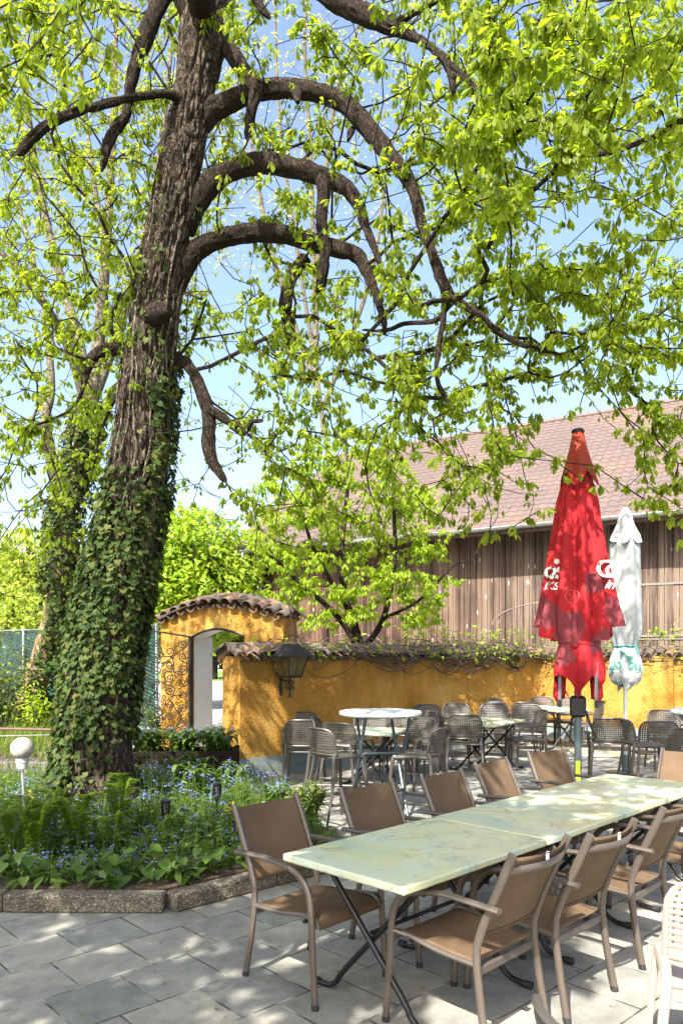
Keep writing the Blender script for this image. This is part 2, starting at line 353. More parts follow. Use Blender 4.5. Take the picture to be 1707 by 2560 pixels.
M['black'] = plain('black_metal', (.012, .012, .013), .4, .3, var=.2)
M['iron'] = plain('wrought_iron', (.014, .011, .009), .75, .0, var=.3)
M['rubber'] = plain('rubber', (.015, .015, .015), .7)
M['white'] = plain('white_paint', (.72, .73, .74), .55, var=.05)
M['tag'] = plain('white_tag', (.8, .8, .78), .6, var=.03)
M['zinc'] = plain('zinc', (.42, .46, .48), .38, .75, var=.15)
M['greypole'] = plain('grey_pole', (.10, .13, .145), .35, .5, var=.1)
M['palepole'] = plain('pale_pole', (.55, .6, .6), .3, .6, var=.08)
M['aluminium'] = plain('aluminium', (.5, .5, .47), .35, .7, var=.1)
M['hedgeglass'] = plain('amber_glass', (.09, .07, .025), .12, var=.3)
def glob_mat():
    m, nt, b = mat('globe'); v = coords(nt); L(nt, ramp(nt, ntex(nt, v, 12, 6, .7), [(.3, (.26, .245, .21)), (.6, (.40, .385, .355))]), b.inputs['Base Color'])
    b.inputs['Roughness'].default_value = .25; b.inputs['Subsurface Weight'].default_value = .3; b.inputs['Subsurface Radius'].default_value = (.05, .05, .05); return m
M['globe'] = glob_mat()
def aggregate_mat():
    m, nt, b = mat('exposed_aggregate'); v = coords(nt); vo = N(nt, 'TexVoronoi'); vo.inputs['Scale'].default_value = 120; L(nt, v, vo.inputs['Vector'])
    sp = N(nt, 'SeparateColor'); L(nt, vo.outputs['Color'], sp.inputs[0])
    c = ramp(nt, sp.outputs[0], [(.0, (.05, .045, .035)), (.5, (.12, .105, .078)), (.85, (.20, .175, .135)), (1, (.38, .34, .28))])
    c = mix(nt, .8, c, ramp(nt, ntex(nt, v, 2.5, 6, .65), [(.35, (.5, .47, .42)), (.68, (1.25, 1.2, 1.1))]), 'MULTIPLY')
    L(nt, c, b.inputs['Base Color']); b.inputs['Roughness'].default_value = .9; bump(nt, b, vo.outputs['Distance'], .8, .008); return m
M['aggregate'] = aggregate_mat()
def soil_mat():
    m, nt, b = mat('soil'); v = coords(nt); L(nt, ramp(nt, ntex(nt, v, 14, 7, .75), [(.3, (.03, .02, .014)), (.55, (.085, .055, .036)), (.75, (.17, .12, .085))]), b.inputs['Base Color'])
    b.inputs['Roughness'].default_value = 1; bump(nt, b, ntex(nt, v, 30, 6), 1, .03); return m
M['soil'] = soil_mat()
M['outer'] = plain('pale_concrete', (.40, .38, .35), .9, var=.12, scale=1.5, bmp=.2)
M['lawn'] = plain('lawn', (.10, .17, .022), .95, var=.45, scale=3, bmp=.6, bscale=50)
M['planter'] = plain('dark_planter_wood', (.016, .010, .008), .95, var=.35, scale=6, bmp=.3, spec=.15)
# foliage
M['leaf'] = leafmat('chestnut_leaf', [(.09, .135, .012), (.14, .185, .015), (.20, .24, .02)], .57, [(.27, .40, .010), (.37, .50, .014), (.51, .61, .024)])
M['leaf2'] = leafmat('second_leaf', [(.13, .18, .02), (.22, .28, .03)], .5, [(.40, .48, .025), (.6, .62, .05)])
M['sunleaf'] = leafmat('young_leaf', [(.20, .30, .02), (.28, .38, .025)], .5, [(.38, .55, .02), (.52, .66, .025)])
M['bgleaf'] = leafmat('far_leaf', [(.16, .27, .02), (.24, .36, .03), (.32, .40, .04)], .45, [(.32, .52, .02), (.46, .60, .03)])
M['bgleafdark'] = leafmat('far_dark_leaf', [(.05, .09, .015), (.10, .15, .025), (.16, .19, .03)], .3, [(.14, .22, .02), (.22, .27, .03)])
M['paleleaf'] = leafmat('pale_leaf', [(.22, .30, .04), (.32, .38, .06)], .5, [(.42, .54, .05), (.54, .62, .08)])
M['yleaf'] = leafmat('yellow_leaf', [(.30, .34, .06), (.42, .44, .09)], .5, [(.5, .55, .06), (.62, .62, .1)])
M['ivy'] = leafmat('ivy_leaf', [(.016, .032, .010), (.03, .055, .014), (.05, .078, .018), (.085, .088, .024)], .18, [(.08, .14, .02), (.11, .17, .02), (.15, .2, .03), (.2, .18, .03)], .6, .12)
M['fmn'] = leafmat('flower_green', [(.04, .085, .018), (.075, .13, .024), (.12, .18, .03)], .35, [(.12, .22, .02), (.18, .28, .025), (.26, .34, .03)])
M['petal'] = leafmat('blue_petal', [(.12, .16, .55), (.2, .24, .66), (.3, .33, .75)], .35, [(.2, .25, .7), (.3, .34, .8), (.42, .44, .85)])
M['ypetal'] = leafmat('yellow_petal', [(.75, .5, .01), (.8, .6, .02)], .3, [(.8, .6, .02), (.8, .6, .02)])
M['heart'] = leafmat('heart_leaf', [(.04, .085, .014), (.065, .13, .018), (.11, .18, .024)], .35, [(.13, .22, .015), (.2, .3, .018), (.28, .38, .024)], .4, .4)
M['fern'] = leafmat('fern_leaf', [(.12, .20, .02), (.18, .27, .03)], .5, [(.34, .48, .02), (.44, .56, .03)])
M['grass'] = leafmat('grass_blade', [(.06, .11, .015), (.10, .17, .02), (.16, .22, .03)], .4, [(.2, .32, .02), (.3, .42, .025), (.4, .48, .04)])
M['hem'] = plain('blank', (.3, .3, .3))
# ================================================================== the setting
def sheet(name, poly, z, m, kind='structure'):
    o = MB().add([(x, y, z) for x, y in poly], [tuple(range(len(poly)))]).build(name, m, smooth=False); return tag(o, kind=kind)
sheet('ground', [(-400, -60), (400, -60), (400, 700), (-400, 700)], -.012, M['outer'])
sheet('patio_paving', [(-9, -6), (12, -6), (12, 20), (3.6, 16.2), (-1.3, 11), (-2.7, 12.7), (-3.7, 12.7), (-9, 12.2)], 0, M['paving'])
M['dark_ground'] = plain('bounce_cut_dark', (.085, .08, .07), .95, var=.4, scale=4, bmp=.4)
sheet('bounce_cut_sheet', [(-.4, 12.9), (3.0, 16.8), (4.4, 17.0), (14, 9), (30, 2), (30, 8), (8, 18), (-3.6, 25.2)], -.008, M['dark_ground'])  # unseen dark ground, added to cut light bouncing onto the barn
sheet('lawn', [(-60, 50), (2, 50), (2, 84), (-60, 84)], -.004, M['lawn'])
# raised garden on the left, behind a low kerb
gx = [(-12, 10.6), (-3.55, 10.6), (-3.9, 13.3), (-9.2, 17.2), (-14, 20)]
def garden_z(x, y): return .22+max(0, (y-10.6))*.055+.04*noise.noise(V((x*1.3, y*1.3, 0)))
gb = MB()
def _g(u, v):
    y = 10.6+v*6.6; x1 = -3.6-max(0, (y-12.8))*.95; x = -13+u*(x1+13); return V((x, y, garden_z(x, y)))
gb.grid(_g, 40, 24); tag(gb.build('garden_terrain', M['soil']), kind='structure')
# the flower bed's soil
BED = [(-5.4, 5.26), (-1.22, 5.21), (.02, 6.30), (-.62, 7.9), (-1.42, 9.45), (-5.4, 9.6)]
sm = MB(); sm.prism([(x, y) for x, y in BED], -.01, .11); tag(sm.build('bed_soil', M['soil'], smooth=False), kind='structure')
# kerb of the bed, stone by stone
def kerb_run(a, b, n, h=.122, t=.13):
    a, b = V((*a, 0)), V((*b, 0)); d = (b-a); ln = d.length/n; d.normalize(); ang = math.atan2(d.y, d.x)
    out = []
    for i in range(n):
        c = a+d*(ln*(i+.5)); mb = MB(); mb.bbox((0, 0, h/2), (ln-.008, t, h), .012)
        o = mb.build('kerb_stone', M['aggregate'], smooth=False); o.location = (c.x, c.y, 0); o.rotation_euler = (0, 0, ang); out.append(o)
    return out
for o, lb in zip(kerb_run((-5.53, 5.14), (-1.19, 5.08), 4), ['pebbled kerb stone of the flower bed beyond the lower left corner', 'pebbled kerb stone of the flower bed under the ferns', 'pebbled kerb stone at the left end of the front bed edge', 'long sunlit pebbled kerb stone along the front of the flower bed']):
    tag(o, lb, 'kerb stone', 'kerb stones edging the flower bed')
for o, lb in zip(kerb_run((-1.155, 5.075), (.12, 6.25), 2), ['brown shaded pebbled kerb stone slanting back from the bed corner', 'pebbled kerb stone behind the nearest brown sling chair']):
    tag(o, lb, 'kerb stone', 'kerb stones edging the flower bed')
for o, lb in zip(kerb_run((.09, 6.38), (-1.36, 9.5), 2), ['pebbled kerb stone beside the back of the second sling chair', 'pebbled kerb stone of the bed nearest the wooden planter']):
    tag(o, lb, 'kerb stone', 'kerb stones edging the flower bed')
for o, lb in zip(kerb_run((-7.6, 10.55), (-3.5, 10.5), 2, .235, .16), ['pebbled retaining kerb of the grassy garden left of the globe lamp', 'pebbled retaining kerb of the grassy garden behind the globe lamp']):
    tag(o, lb, 'kerb stone', 'kerbs of the raised garden')
# ---------------------------------------------------------------- yellow walls with clay tile caps
def clay_tile(mb, a, b, r0, r1, up, n=7):
    """one half-round tile from a (top end) to b (lower end)"""
    a, b, up = V(a), V(b), V(up); d = (b-a).normalized(); s = d.cross(up).normalized(); u = s.cross(d).normalized()
    vs = []
    for p, r in ((a, r0), (b, r1)):
        for rr in (r, r-.014):
            for k in range(n+1):
                t = PI*k/n; vs.append(p+s*(rr*math.cos(t))+u*(rr*math.sin(t)*.8))
    m = n+1; fs = []
    for k in range(n):
        fs += [(k, k+1, 2*m+k+1, 2*m+k), (m+k+1, m+k, 3*m+k, 3*m+k+1), (k+1, k, m+k, m+k+1), (2*m+k, 2*m+k+1, 3*m+k+1, 3*m+k)]
    mb.add(vs, fs)
def cap_tiles(mb, a, b, nrm, ztop, half, pitch, drop=.12, over=.1):
    a, b, nrm = V(a), V(b), V(nrm); d = b-a; n = int(d.length/pitch); up = V((0, 0, 1))
    for i in range(n+1):
        j = lambda q: random.uniform(-q, q)
        p = a+d*(i/n); z = ztop+drop
        for s in (1, -1):
            e = nrm*s
            t0 = p+e*.03; t1 = p+e*(half+over)
            clay_tile(mb, (t0.x, t0.y, z+.03+j(.008)), (t1.x+j(.01), t1.y+j(.01), ztop+.01+j(.012)), pitch*.36, pitch*.47, up)
        q = a+d*((i+.5)/n)
        for s in (1, -1):   # the trough between two cover tiles
            e = nrm*s; t0 = q+e*.02; t1 = q+e*(half+over*.8)
            clay_tile(mb, (t0.x, t0.y, z-.0), (t1.x, t1.y, ztop-.028), pitch*.42, pitch*.42, V((0, 0, -1)))
    m = int(d.length/.36); 
    for i in range(m):
        p = a+d*(i/m); q = a+d*((i+1.12)/m); clay_tile(mb, (p.x, p.y, ztop+drop+.0+random.uniform(0, .012)), (q.x, q.y, ztop+drop+.015+random.uniform(-.008, .012)), .085, .10, up)
W1a, W1d, W1n = V((-1.40, 10.35, 0)), V((.7071, .7071, 0)), V((.7071, -.7071, 0)); W1len = 7.95; TH = .40; WH = 1.715
W2a = W1a+W1d*W1len; W2d, W2n = V((.76, -.65, 0)), V((-.65, -.76, 0)); W2len = 8.0
def garden_wall(a, d, n, ln, label, extra=None):
    e = thing('garden_wall', label, 'wall')
    mb = MB(); c = a+d*(ln/2)-n*(TH/2); ang = math.atan2(d.y, d.x)
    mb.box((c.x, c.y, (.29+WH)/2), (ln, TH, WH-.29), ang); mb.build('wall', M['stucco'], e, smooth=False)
    mb = MB(); mb.box((c.x, c.y, .145), (ln+.004, TH+.008, .29), ang); mb.build('plinth', M['plinth'], e, smooth=False)
    mb = MB(); cap_tiles(mb, a-n*(TH/2)-d*.05, a+d*(ln+.02)-n*(TH/2), n, WH, TH/2, .19); mb.build('tile_cap', M['tile'], e, smooth=True)
    if extra: extra(e)
    return e
garden_wall(W1a, W1d, W1n, W1len, 'long yellow stucco garden wall beside the gate under a dark clay tile cap with vines')
def pier(e):
    c = W2a+W2d*2.55+W2n*.02; mb = MB(); mb.box((c.x, c.y, 1.0), (.34, .1, 1.42), math.atan2(W2d.y, W2d.x)); mb.build('pier', M['stucco'], e, smooth=False)
garden_wall(W2a+W2d*.0, W2d, W2n, W2len, 'sunlit yellow stucco garden wall behind the two closed parasols with reddish tile cap', pier)
# gate wall
GE, GD, GN = V((-.9, 11.6, 0)), V((-.894, .447, 0)), V((.447, .894, 0)); GL = 2.40; O0, O1 = .72, 1.76
gw = thing('gate_wall', 'tall yellow stucco gate wall with an arched doorway and curved tile roof', 'wall')
def gtop(s): return 2.30+.255*(1-((s-GL/2)/(GL/2))**2)
def garch(s):
    c = (O0+O1)/2; h = (O1-O0)/2; return 2.03+.135*(1-((s-c)/h)**2)
def gp(s, z, t): q = GE+GD*s+GN*t; return V((q.x, q.y, z))
mb = MB(); TG = .42
ss = sorted(set([round(GL*i/30, 4) for i in range(31)]+[O0, O1]))
for s0, s1 in zip(ss[:-1], ss[1:]):
    inn = s0 >= O0-1e-6 and s1 <= O1+1e-6; b0, b1 = (garch(s0), garch(s1)) if inn else (0, 0)
    v = [gp(s0, b0, 0), gp(s1, b1, 0), gp(s1, gtop(s1), 0), gp(s0, gtop(s0), 0), gp(s0, b0, TG), gp(s1, b1, TG), gp(s1, gtop(s1), TG), gp(s0, gtop(s0), TG)]
    f = [(0, 3, 2, 1), (4, 5, 6, 7), (3, 7, 6, 2)]
    if inn: f.append((0, 1, 5, 4))
    mb.add(v, f)
mb.add([gp(0, 0, 0), gp(0, 0, TG), gp(0, gtop(0), TG), gp(0, gtop(0), 0), gp(GL, 0, 0), gp(GL, 0, TG), gp(GL, gtop(GL), TG), gp(GL, gtop(GL), 0)], [(0, 1, 2, 3), (4, 7, 6, 5)])
mb.add([gp(O0, 0, 0), gp(O0, 0, TG), gp(O0, garch(O0), TG), gp(O0, garch(O0), 0), gp(O1, 0, 0), gp(O1, 0, TG), gp(O1, garch(O1), TG), gp(O1, garch(O1), 0)], [(0, 3, 2, 1), (4, 5, 6, 7)])
mb.build('wall', M['stucco'], gw, smooth=False)
mb = MB()   # white painted reveal of the doorway
mb.add([gp(O1-.012, 0, .06), gp(O1-.012, 0, TG+.14), gp(O1-.012, garch(O1)+.0, TG+.14), gp(O1-.012, garch(O1), .06), gp(O1+.03, 0, .06), gp(O1+.03, 0, TG+.14), gp(O1+.03, garch(O1), TG+.14), gp(O1+.03, garch(O1), .06)], [(0, 3, 2, 1), (4, 5, 6, 7), (1, 2, 6, 5), (0, 4, 7, 3), (3, 7, 6, 2)])
for i in range(10):
    s0, s1 = O0+(O1-O0)*i/10, O0+(O1-O0)*(i+1)/10
    mb.add([gp(s0, garch(s0)-.01, .06), gp(s1, garch(s1)-.01, .06), gp(s1, garch(s1)-.01, TG), gp(s0, garch(s0)-.01, TG)], [(0, 1, 2, 3)])
mb.build('reveal', M['white'], gw, smooth=False)
mb = MB(); n = 13
for i in range(n):
    s = -.02+(GL+.04)*i/(n-1)
    for sg in (1, -1):
        t0 = TG/2-sg*.02; t1 = TG/2-sg*(TG/2+.14); z = gtop(min(max(s, 0), GL))
        tl = (gtop(min(GL, s+.05))-gtop(max(0, s-.05)))*.9; a = gp(s, z+.13, t0); b = gp(s, z+.02, t1)
        upv = V((0, 0, 1))+GD*(-tl*4); clay_tile(mb, a, b, .075, .098, upv)
    if i < n-1:
        s2 = s+(GL+.04)/(n-1)/2; z = gtop(min(max(s2, 0), GL))
        for sg in (1, -1): clay_tile(mb, gp(s2, z+.10, TG/2-sg*.02), gp(s2, z-.01, TG/2-sg*(TG/2+.11)), .08, .085, (0, 0, -1))
for i in range(7):
    s0, s1 = GL*i/7, GL*(i+1.12)/7; clay_tile(mb, gp(s0, gtop(s0)+.12, TG/2), gp(s1, gtop(min(s1, GL))+.135, TG/2), .09, .105, (0, 0, 1))
mb.build('tile_cap', M['tile'], gw)
# ---------------------------------------------------------------- wrought iron gate leaf, swung open
ga = thing('iron_gate', 'black wrought iron gate leaf with scrolls standing open before the yellow gate wall', 'gate')
g0 = gp(O1-.02, 0, -.07); gdir = V((-.985, -.17, 0)); GWD = 1.06
def gg(s, z): q = g0+gdir*s; return V((q.x, q.y, z))
def gtopz(s): return 2.03+.12*math.sin(min(1, s/GWD)*PI/2)
mb = MB(); mb.tube([gg(0, .04), gg(0, 2.04)], .026, 4)
mb.tube([gg(s, gtopz(s)) for s in np.linspace(0, GWD, 14)], .016, 6); mb.tube([gg(GWD, .06), gg(GWD, gtopz(GWD))], .014, 6); mb.tube([gg(0, .1), gg(GWD, .1)], .014, 6)
mb.build('gate_frame', M['iron'], ga)
mb = MB(); mb.tube([gp(s, garch(s)-.012, -.012) for s in np.linspace(O0, O1, 16)]+[], .02, 4); mb.tube([gp(O1-.01, 0, -.015), gp(O1-.01, garch(O1)-.01, -.015)], .024, 4); mb.build('gate_post', M['iron'], ga)
def spiral(c, r, a0, turns, cw, n=22):
    return [(c[0]+r*(1-.86*k/n)*math.cos(a0+cw*2*PI*turns*k/n), c[1]+r*(1-.86*k/n)*math.sin(a0+cw*2*PI*turns*k/n)) for k in range(n+1)]
mb = MB()
def iron(p2, r=.010): mb.tube([gg(s, z) for s, z in p2], r, 5)
for col in range(5):
    sx = .11+col*.21
    for row in range(9):
        z = .22+row*.212+(col % 2)*.08
        if z > gtopz(sx)-.12: continue
        r = random.uniform(.062, .088); cw = 1 if (row+col) % 2 else -1
        a = random.uniform(0, 2*PI); sp = spiral((sx, z), r, a, 1.6, cw); iron(sp)
        nx, nz = sx+.21*random.choice((1, -1, 0)), z+.2
        if .04 < nx < GWD-.04 and nz < gtopz(nx)-.06:
            st = sp[0]; q = curve([(st[0], st[1], 0), (st[0]+math.cos(a+cw*-1.5)*.1, st[1]+math.sin(a+cw*-1.5)*.1, 0), ((st[0]+nx)/2+random.uniform(-.05, .05), (st[1]+nz)/2, 0), (nx, nz-.06, 0)], 5)
            iron([(p.x, p.y) for p in q])
mb.build('scrollwork', M['iron'], ga)
# ---------------------------------------------------------------- lantern and small wall lamp
def lantern(name, loc, label, s, ang, ornate):
    e = thing(name, label, 'lantern', loc, ang)
    mb = MB(); h, wt, wb = .33*s, .215*s, .135*s   # four tapering panes
    def ring(w_, z): return [V((a*w_, b*w_, z)) for a, b in ((-1, -1), (1, -1), (1, 1), (-1, 1))]
    for i in range(4):
        t, b = ring(wt, 0)[i], ring(wb, -h)[i]; mb.tube([t, b], .014*s, 4)
        mb.tube([ring(wt, 0)[i], ring(wt, 0)[(i+1) % 4]], .018*s, 4); mb.tube([ring(wb, -h)[i], ring(wb, -h)[(i+1) % 4]], .02*s, 4)
        m1 = (ring(wt, 0)[i]+ring(wt, 0)[(i+1) % 4])/2; m2 = (ring(wb, -h)[i]+ring(wb, -h)[(i+1) % 4])/2; mb.tube([m1, m2], .006*s, 4)
    mb.box((0, 0, -h-.012*s), (wb*2, wb*2, .02*s)); mb.build('frame', M['iron'], e)
    mb = MB(); a, b = ring(wt*.97, -.01), ring(wb*.97, -h+.01); mb.add(a+b, [(i, (i+1) % 4, 4+(i+1) % 4, 4+i) for i in range(4)]); mb.build('pane', M['hedgeglass'], e, smooth=False)
    mb = MB(); rt = wt*1.28; mb.add(ring(rt, .0)+ring(rt, -.02*s)+[V((0, -rt*.7, .2*s)), V((0, rt*.7, .2*s))], [(0, 1, 8), (1, 2, 9, 8), (2, 3, 9), (3, 0, 8, 9), (0, 4, 5, 1), (1, 5, 6, 2), (2, 6, 7, 3), (3, 7, 4, 0), (7, 6, 5, 4)]); mb.build('roof', M['iron'], e, smooth=False)
    mb = MB()
    if ornate:
        mb.tube([(0, 0, -h-.02), (0, 0, -h-.30*s)], .016*s, 6); mb.tube([(0, 0, -h-.06), (0, .24, -h-.06)], .014*s, 6); mb.box((0, .2, -h-.14*s), (.06*s, .012, .36*s))
        for sg in (-1, 1):
            for z in (-h-.09*s, -h-.19*s):
                mb.tube([(sg*(.055*s+p[0]), 0, z+p[1]) for p in spiral((0, 0), .05*s, PI if sg > 0 else 0, 1.5, 1 if (sg > 0) == (z > -h-.14*s) else -1)], .009*s, 5)
        for sg in (-1, 1): mb.tube([(0, 0, -h-.29*s), (sg*.02*s, 0, -h-.33*s), (sg*.05*s, 0, -h-.34*s)], .01*s, 5)
    else: mb.tube([(0, 0, -h), (0, .0, -h-.14*s)], [.05*s, .012*s], 8); mb.tube([(0, 0, -h-.05*s), (0, .2, -h-.02*s)], .02*s, 6)
    mb.build('bracket', M['iron'], e); return e
lantern('wall_lantern', (-.735, 10.70, 1.72), 'large black house-shaped lantern on a scrolled bracket at the wall end beside the gate', .88, R(45), True)
lantern('wall_lamp', (3.53, 15.03, 1.70), 'small black coach lamp on the yellow wall below the vines near the red parasol', .62, R(45), False)
# ---------------------------------------------------------------- barn
BD, BNm = V((.853, -.522, 0)), V((-.522, -.853, 0)); E0 = V((-2.57, 23.5, 0)); EZ = 5.0
ba = thing('barn', 'long barn of weathered vertical boards under a reddish brown tiled roof', 'barn')
bang = math.atan2(BD.y, BD.x)
W0 = E0-BNm*.7; LB = 24
def bl(mb, name, m, **k):
    o = mb.build(name, m, ba, **k); o.location = W0; o.rotation_euler = (0, 0, bang); return o
mb = MB()   # board-and-gap wall, local x along the wall, -y towards the yard
x = -.55
while x < LB:
    wd = .165; dy = random.uniform(0, .018); mb.bbox((x+wd/2, .06-dy, 2.75), (wd-.012, .05, 5.5), .005); x += wd
mb.box((LB/2-.25, .16, 2.75), (LB+.5, .1, 5.5)); mb.box((LB/2-.25, 6.2, 2.75), (LB+.5, .1, 5.5)); mb.box((-.48, 3.2, 2.75), (.1, 6.2, 5.5))
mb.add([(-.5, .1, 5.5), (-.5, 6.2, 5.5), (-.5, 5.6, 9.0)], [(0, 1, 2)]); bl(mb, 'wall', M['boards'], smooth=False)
tb = MB()   # door arches, hinge bars and rails on the boards
for xa, w_, z0 in ((9.2, 3.7, 2.55), (2.9, 2.1, 2.05)):
    ps = [(xa+w_*math.cos(t)/2, .03, z0+w_*.16*math.sin(t)) for t in np.linspace(PI, 0, 18)]; tb.tube(ps, .018, 5)
tb.box((12.9, .02, 3.45), (5.2, .03, .05)); tb.box((13.3, .02, 2.2), (5.2, .03, .05)); tb.box((13.3, .02, 2.12), (5.2, .03, .03)); tb.tube([(2.55, .03, 2.2), (2.55, .03, 3.0)], .02, 4); bl(tb, 'door_trim', plain('grey_wood', (.16, .14, .12), .8))
rb = MB(); RL0, RL1 = -1.5, LB; run, rise = 7.2, 4.75; rows = 27; cols = int((RL1-RL0)/.26)
sl_ = math.hypot(run, rise); du, dz = run/sl_, rise/sl_
for r_ in range(rows):
    vs = []; nc = cols*6
    for k in range(nc+1):
        xx = RL0+(RL1-RL0)*k/nc; wv = .016*math.sin(2*PI*(xx/.26))+.006*math.sin(4*PI*(xx/.26))
        for s_, h_ in ((r_*sl_/rows-.012+0.006*math.sin(2*PI*xx/.26), .012), (r_*sl_/rows-.012+.006*math.sin(2*PI*xx/.26), .0), ((r_+1)*sl_/rows, .0)):
            hh = wv+(h_ if h_ else 0) if h_ else wv+(-.004 if s_ < (r_+.5)*sl_/rows else 0)
            y = -.83+s_*du-hh*dz; z = EZ+.02+s_*dz+hh*du; vs.append((xx, y, z))
    # strip: butt face then the tile's slope
    fs = []
    for k in range(nc):
        a = 3*k; b = 3*(k+1); fs += [(a+1, b+1, b, a), (a, b, b+2, a+2)]
    rb.add(vs, fs)
bl(rb, 'roof', M['rooftile'], smooth=False)
ub = MB()   # roof body under the tiles, rear slope and ridge
hy = -.83+run; hz = EZ+rise
ub.add([(RL0, -.81, EZ-.03), (RL1, -.81, EZ-.03), (RL1, hy, hz-.05), (RL0, hy, hz-.05), (RL0, -.81, EZ-.16), (RL1, -.81, EZ-.16), (RL1, hy, hz-.2), (RL0, hy, hz-.2)], [(0, 1, 2, 3), (4, 7, 6, 5), (0, 4, 5, 1), (0, 3, 7, 4)])
ub.add([(RL0, hy, hz), (RL1, hy, hz), (RL1, hy+run, EZ), (RL0, hy+run, EZ)], [(0, 1, 2, 3)]); bl(ub, 'roof_boarding', plain('eaves_wood', (.09, .055, .035), .8), smooth=False)
rg = MB()
for k in range(int((RL1-RL0)/.38)): rg.tube([(RL0+k*.38, hy, hz+.02), (RL0+k*.38+.4, hy, hz+.02)], [.10, .12], 8)
bl(rg, 'ridge', M['rooftile'])
gt = MB()
for k in range(8):
    t0, t1 = PI+PI*k/8, PI+PI*(k+1)/8; gt.add([(RL0-.1, -.93+.075*math.cos(t0), EZ+.0+.075*math.sin(t0)), (RL1, -.93+.075*math.cos(t0), EZ+.075*math.sin(t0)), (RL1, -.93+.075*math.cos(t1), EZ+.075*math.sin(t1)), (RL0-.1, -.93+.075*math.cos(t1), EZ+.075*math.sin(t1))], [(0, 1, 2, 3)])
gt.tube([(RL0-.1, -1.006, EZ), (RL1, -1.006, EZ)], .012, 6)
for k in range(26): gt.tube([(RL0+.2+k*.95, -.93+.08*math.cos(t), EZ+.08*math.sin(t)) for t in np.linspace(PI, 2*PI, 8)], .008, 4)
bl(gt, 'gutter', M['zinc'])
dp = MB(); dp.tube(curve([(-.47, -.93, EZ-.06), (-.47, -.93, EZ-.3), (-.46, -.6, EZ-.65), (-.45, -.06, EZ-.95), (-.45, -.06, EZ-1.25), (-.45, -.06, .1)], 5), .055, 10); bl(dp, 'downpipe', M['zinc'])
sg = MB(); sg.add([(-.03, 0, 0), (.03, 0, 0), (.03, -.02, .07), (-.03, -.02, .07), (-.03, .06, 0), (.03, .06, 0)], [(0, 1, 2, 3), (3, 2, 5, 4)]); sgo = None
for j, rr in enumerate((3, 6, 9, 12)):
    for k in range(12):
        xx = .6+k*1.2+(j % 2)*.6+random.uniform(-.05, .05); s_ = (rr+.6)*sl_/rows; c = (xx, -.83+s_*du-.03*dz, EZ+.02+s_*dz+.05*du)
        if sgo is None: sgo = sg.build('snow_guard', M['zinc'], None, smooth=False); q = sgo
        else: q = sgo.copy(); C.objects.link(q)
        q.parent = ba; q.location = W0+Matrix.Rotation(bang, 3, 'Z')@V(c); q.rotation_euler = (0, 0, bang)
# ---------------------------------------------------------------- fence, white house
fe = thing('green_fence', 'chain link fence with dark green privacy screen behind the trees', 'fence')
fa, fb = V((-10.5, 18.6, 0)), V((-3.25, 13.3, 0))
def screen_mat():
    m, nt, b = mat('green_screen'); v = coords(nt); f = ntex(nt, v, 1.4, 5, .6, .6)
    wv = N(nt, 'TexWave', bands_direction='DIAGONAL'); wv.inputs['Scale'].default_value = 9; wv.inputs['Distortion'].default_value = 1.5; L(nt, v, wv.inputs['Vector'])
    c = ramp(nt, f, [(.3, (.005, .022, .015)), (.55, (.011, .042, .03)), (.75, (.03, .085, .06))]); L(nt, c, b.inputs['Base Color'])
    b.inputs['Roughness'].default_value = .45; bump(nt, b, wv.outputs['Fac'], .5, .02); return m
mb = MB(); mb.grid(lambda u, v_: (fa+(fb-fa)*u)+V((.02*math.sin(u*60), .03*math.sin(u*37+v_*4), .45+v_*1.78)), 60, 6); mb.build('screen', screen_mat(), fe)
for u in (.12, .34, .52, .70, .86, .99):
    p = fa+(fb-fa)*u+V((.06, -.08, 0)); mb = MB(); mb.tube([(p.x, p.y, .1), (p.x, p.y, 2.3)], .03, 8); mb.build('post', M['zinc'], fe)
mb = MB(); mb.tube([fa+V((0, -.06, 2.26)), fb+V((0, -.06, 2.26))], .012, 6); mb.build('top_wire', M['zinc'], fe)
mb = MB(); d_ = (fb-fa).normalized(); nn = d_.cross(V((0, 0, 1)))
for i in range(90):
    p = fa+(fb-fa)*(i/90)+nn*.02+V((0, -.03, 0))
    for sg_ in (1, -1):
        q = p+d_*1.75*sg_*.9; 
        if 0 <= (q-fa).dot(d_) <= (fb-fa).length: mb.tube([(p.x, p.y, .5), (q.x, q.y, 2.22)], .0018, 3, caps=False)
mb.build('wire_mesh', M['greypole'], fe)
ho = thing('white_house', 'white house with a grey roof far beyond the green fence', 'house')
mb = MB(); mb.box((-20, 38, 2.6), (13, 8, 5.2)); mb.build('wall', M['white'], ho, smooth=False)
mb = MB(); mb.add([(-27, 33.5, 5.1), (-13, 33.5, 5.1), (-15, 38, 7.0), (-25, 38, 7.0), (-27, 42.5, 5.1), (-13, 42.5, 5.1)], [(0, 1, 2, 3), (4, 3, 2, 5), (1, 5, 2), (0, 3, 4)]); mb.build('roof', plain('grey_tile', (.2, .19, .19), .8), ho, smooth=False)
for xw in (-18.9, -16.2, -14.6):
    mb = MB(); mb.box((xw, 33.985, 3.6), (.9, .06, 1.3)); mb.build('window', plain('window_grey', (.12, .14, .16), .15), ho, smooth=False)
# rail along the raised garden
hr = thing('hand_rail', 'rusty brown horizontal rail with a thin wire in front of the garden grass', 'railing')
mb = MB(); mb.tube([(-6.2, 10.75, .70), (-3.45, 10.55, .67)], .02, 8); mb.build('rail', plain('rust', (.10, .055, .04), .7), hr)
mb = MB(); mb.tube([(-6.2, 10.7, .55), (-3.45, 10.5, .63)], .006, 5); mb.build('wire', M['zinc'], hr)
for xp in (-6.2, -3.5):
    mb = MB(); mb.tube([(xp, 10.72 if xp < -5 else 10.56, .1), (xp, 10.72 if xp < -5 else 10.56, .72)], .022, 8); mb.build('post', M['rubber'], hr)
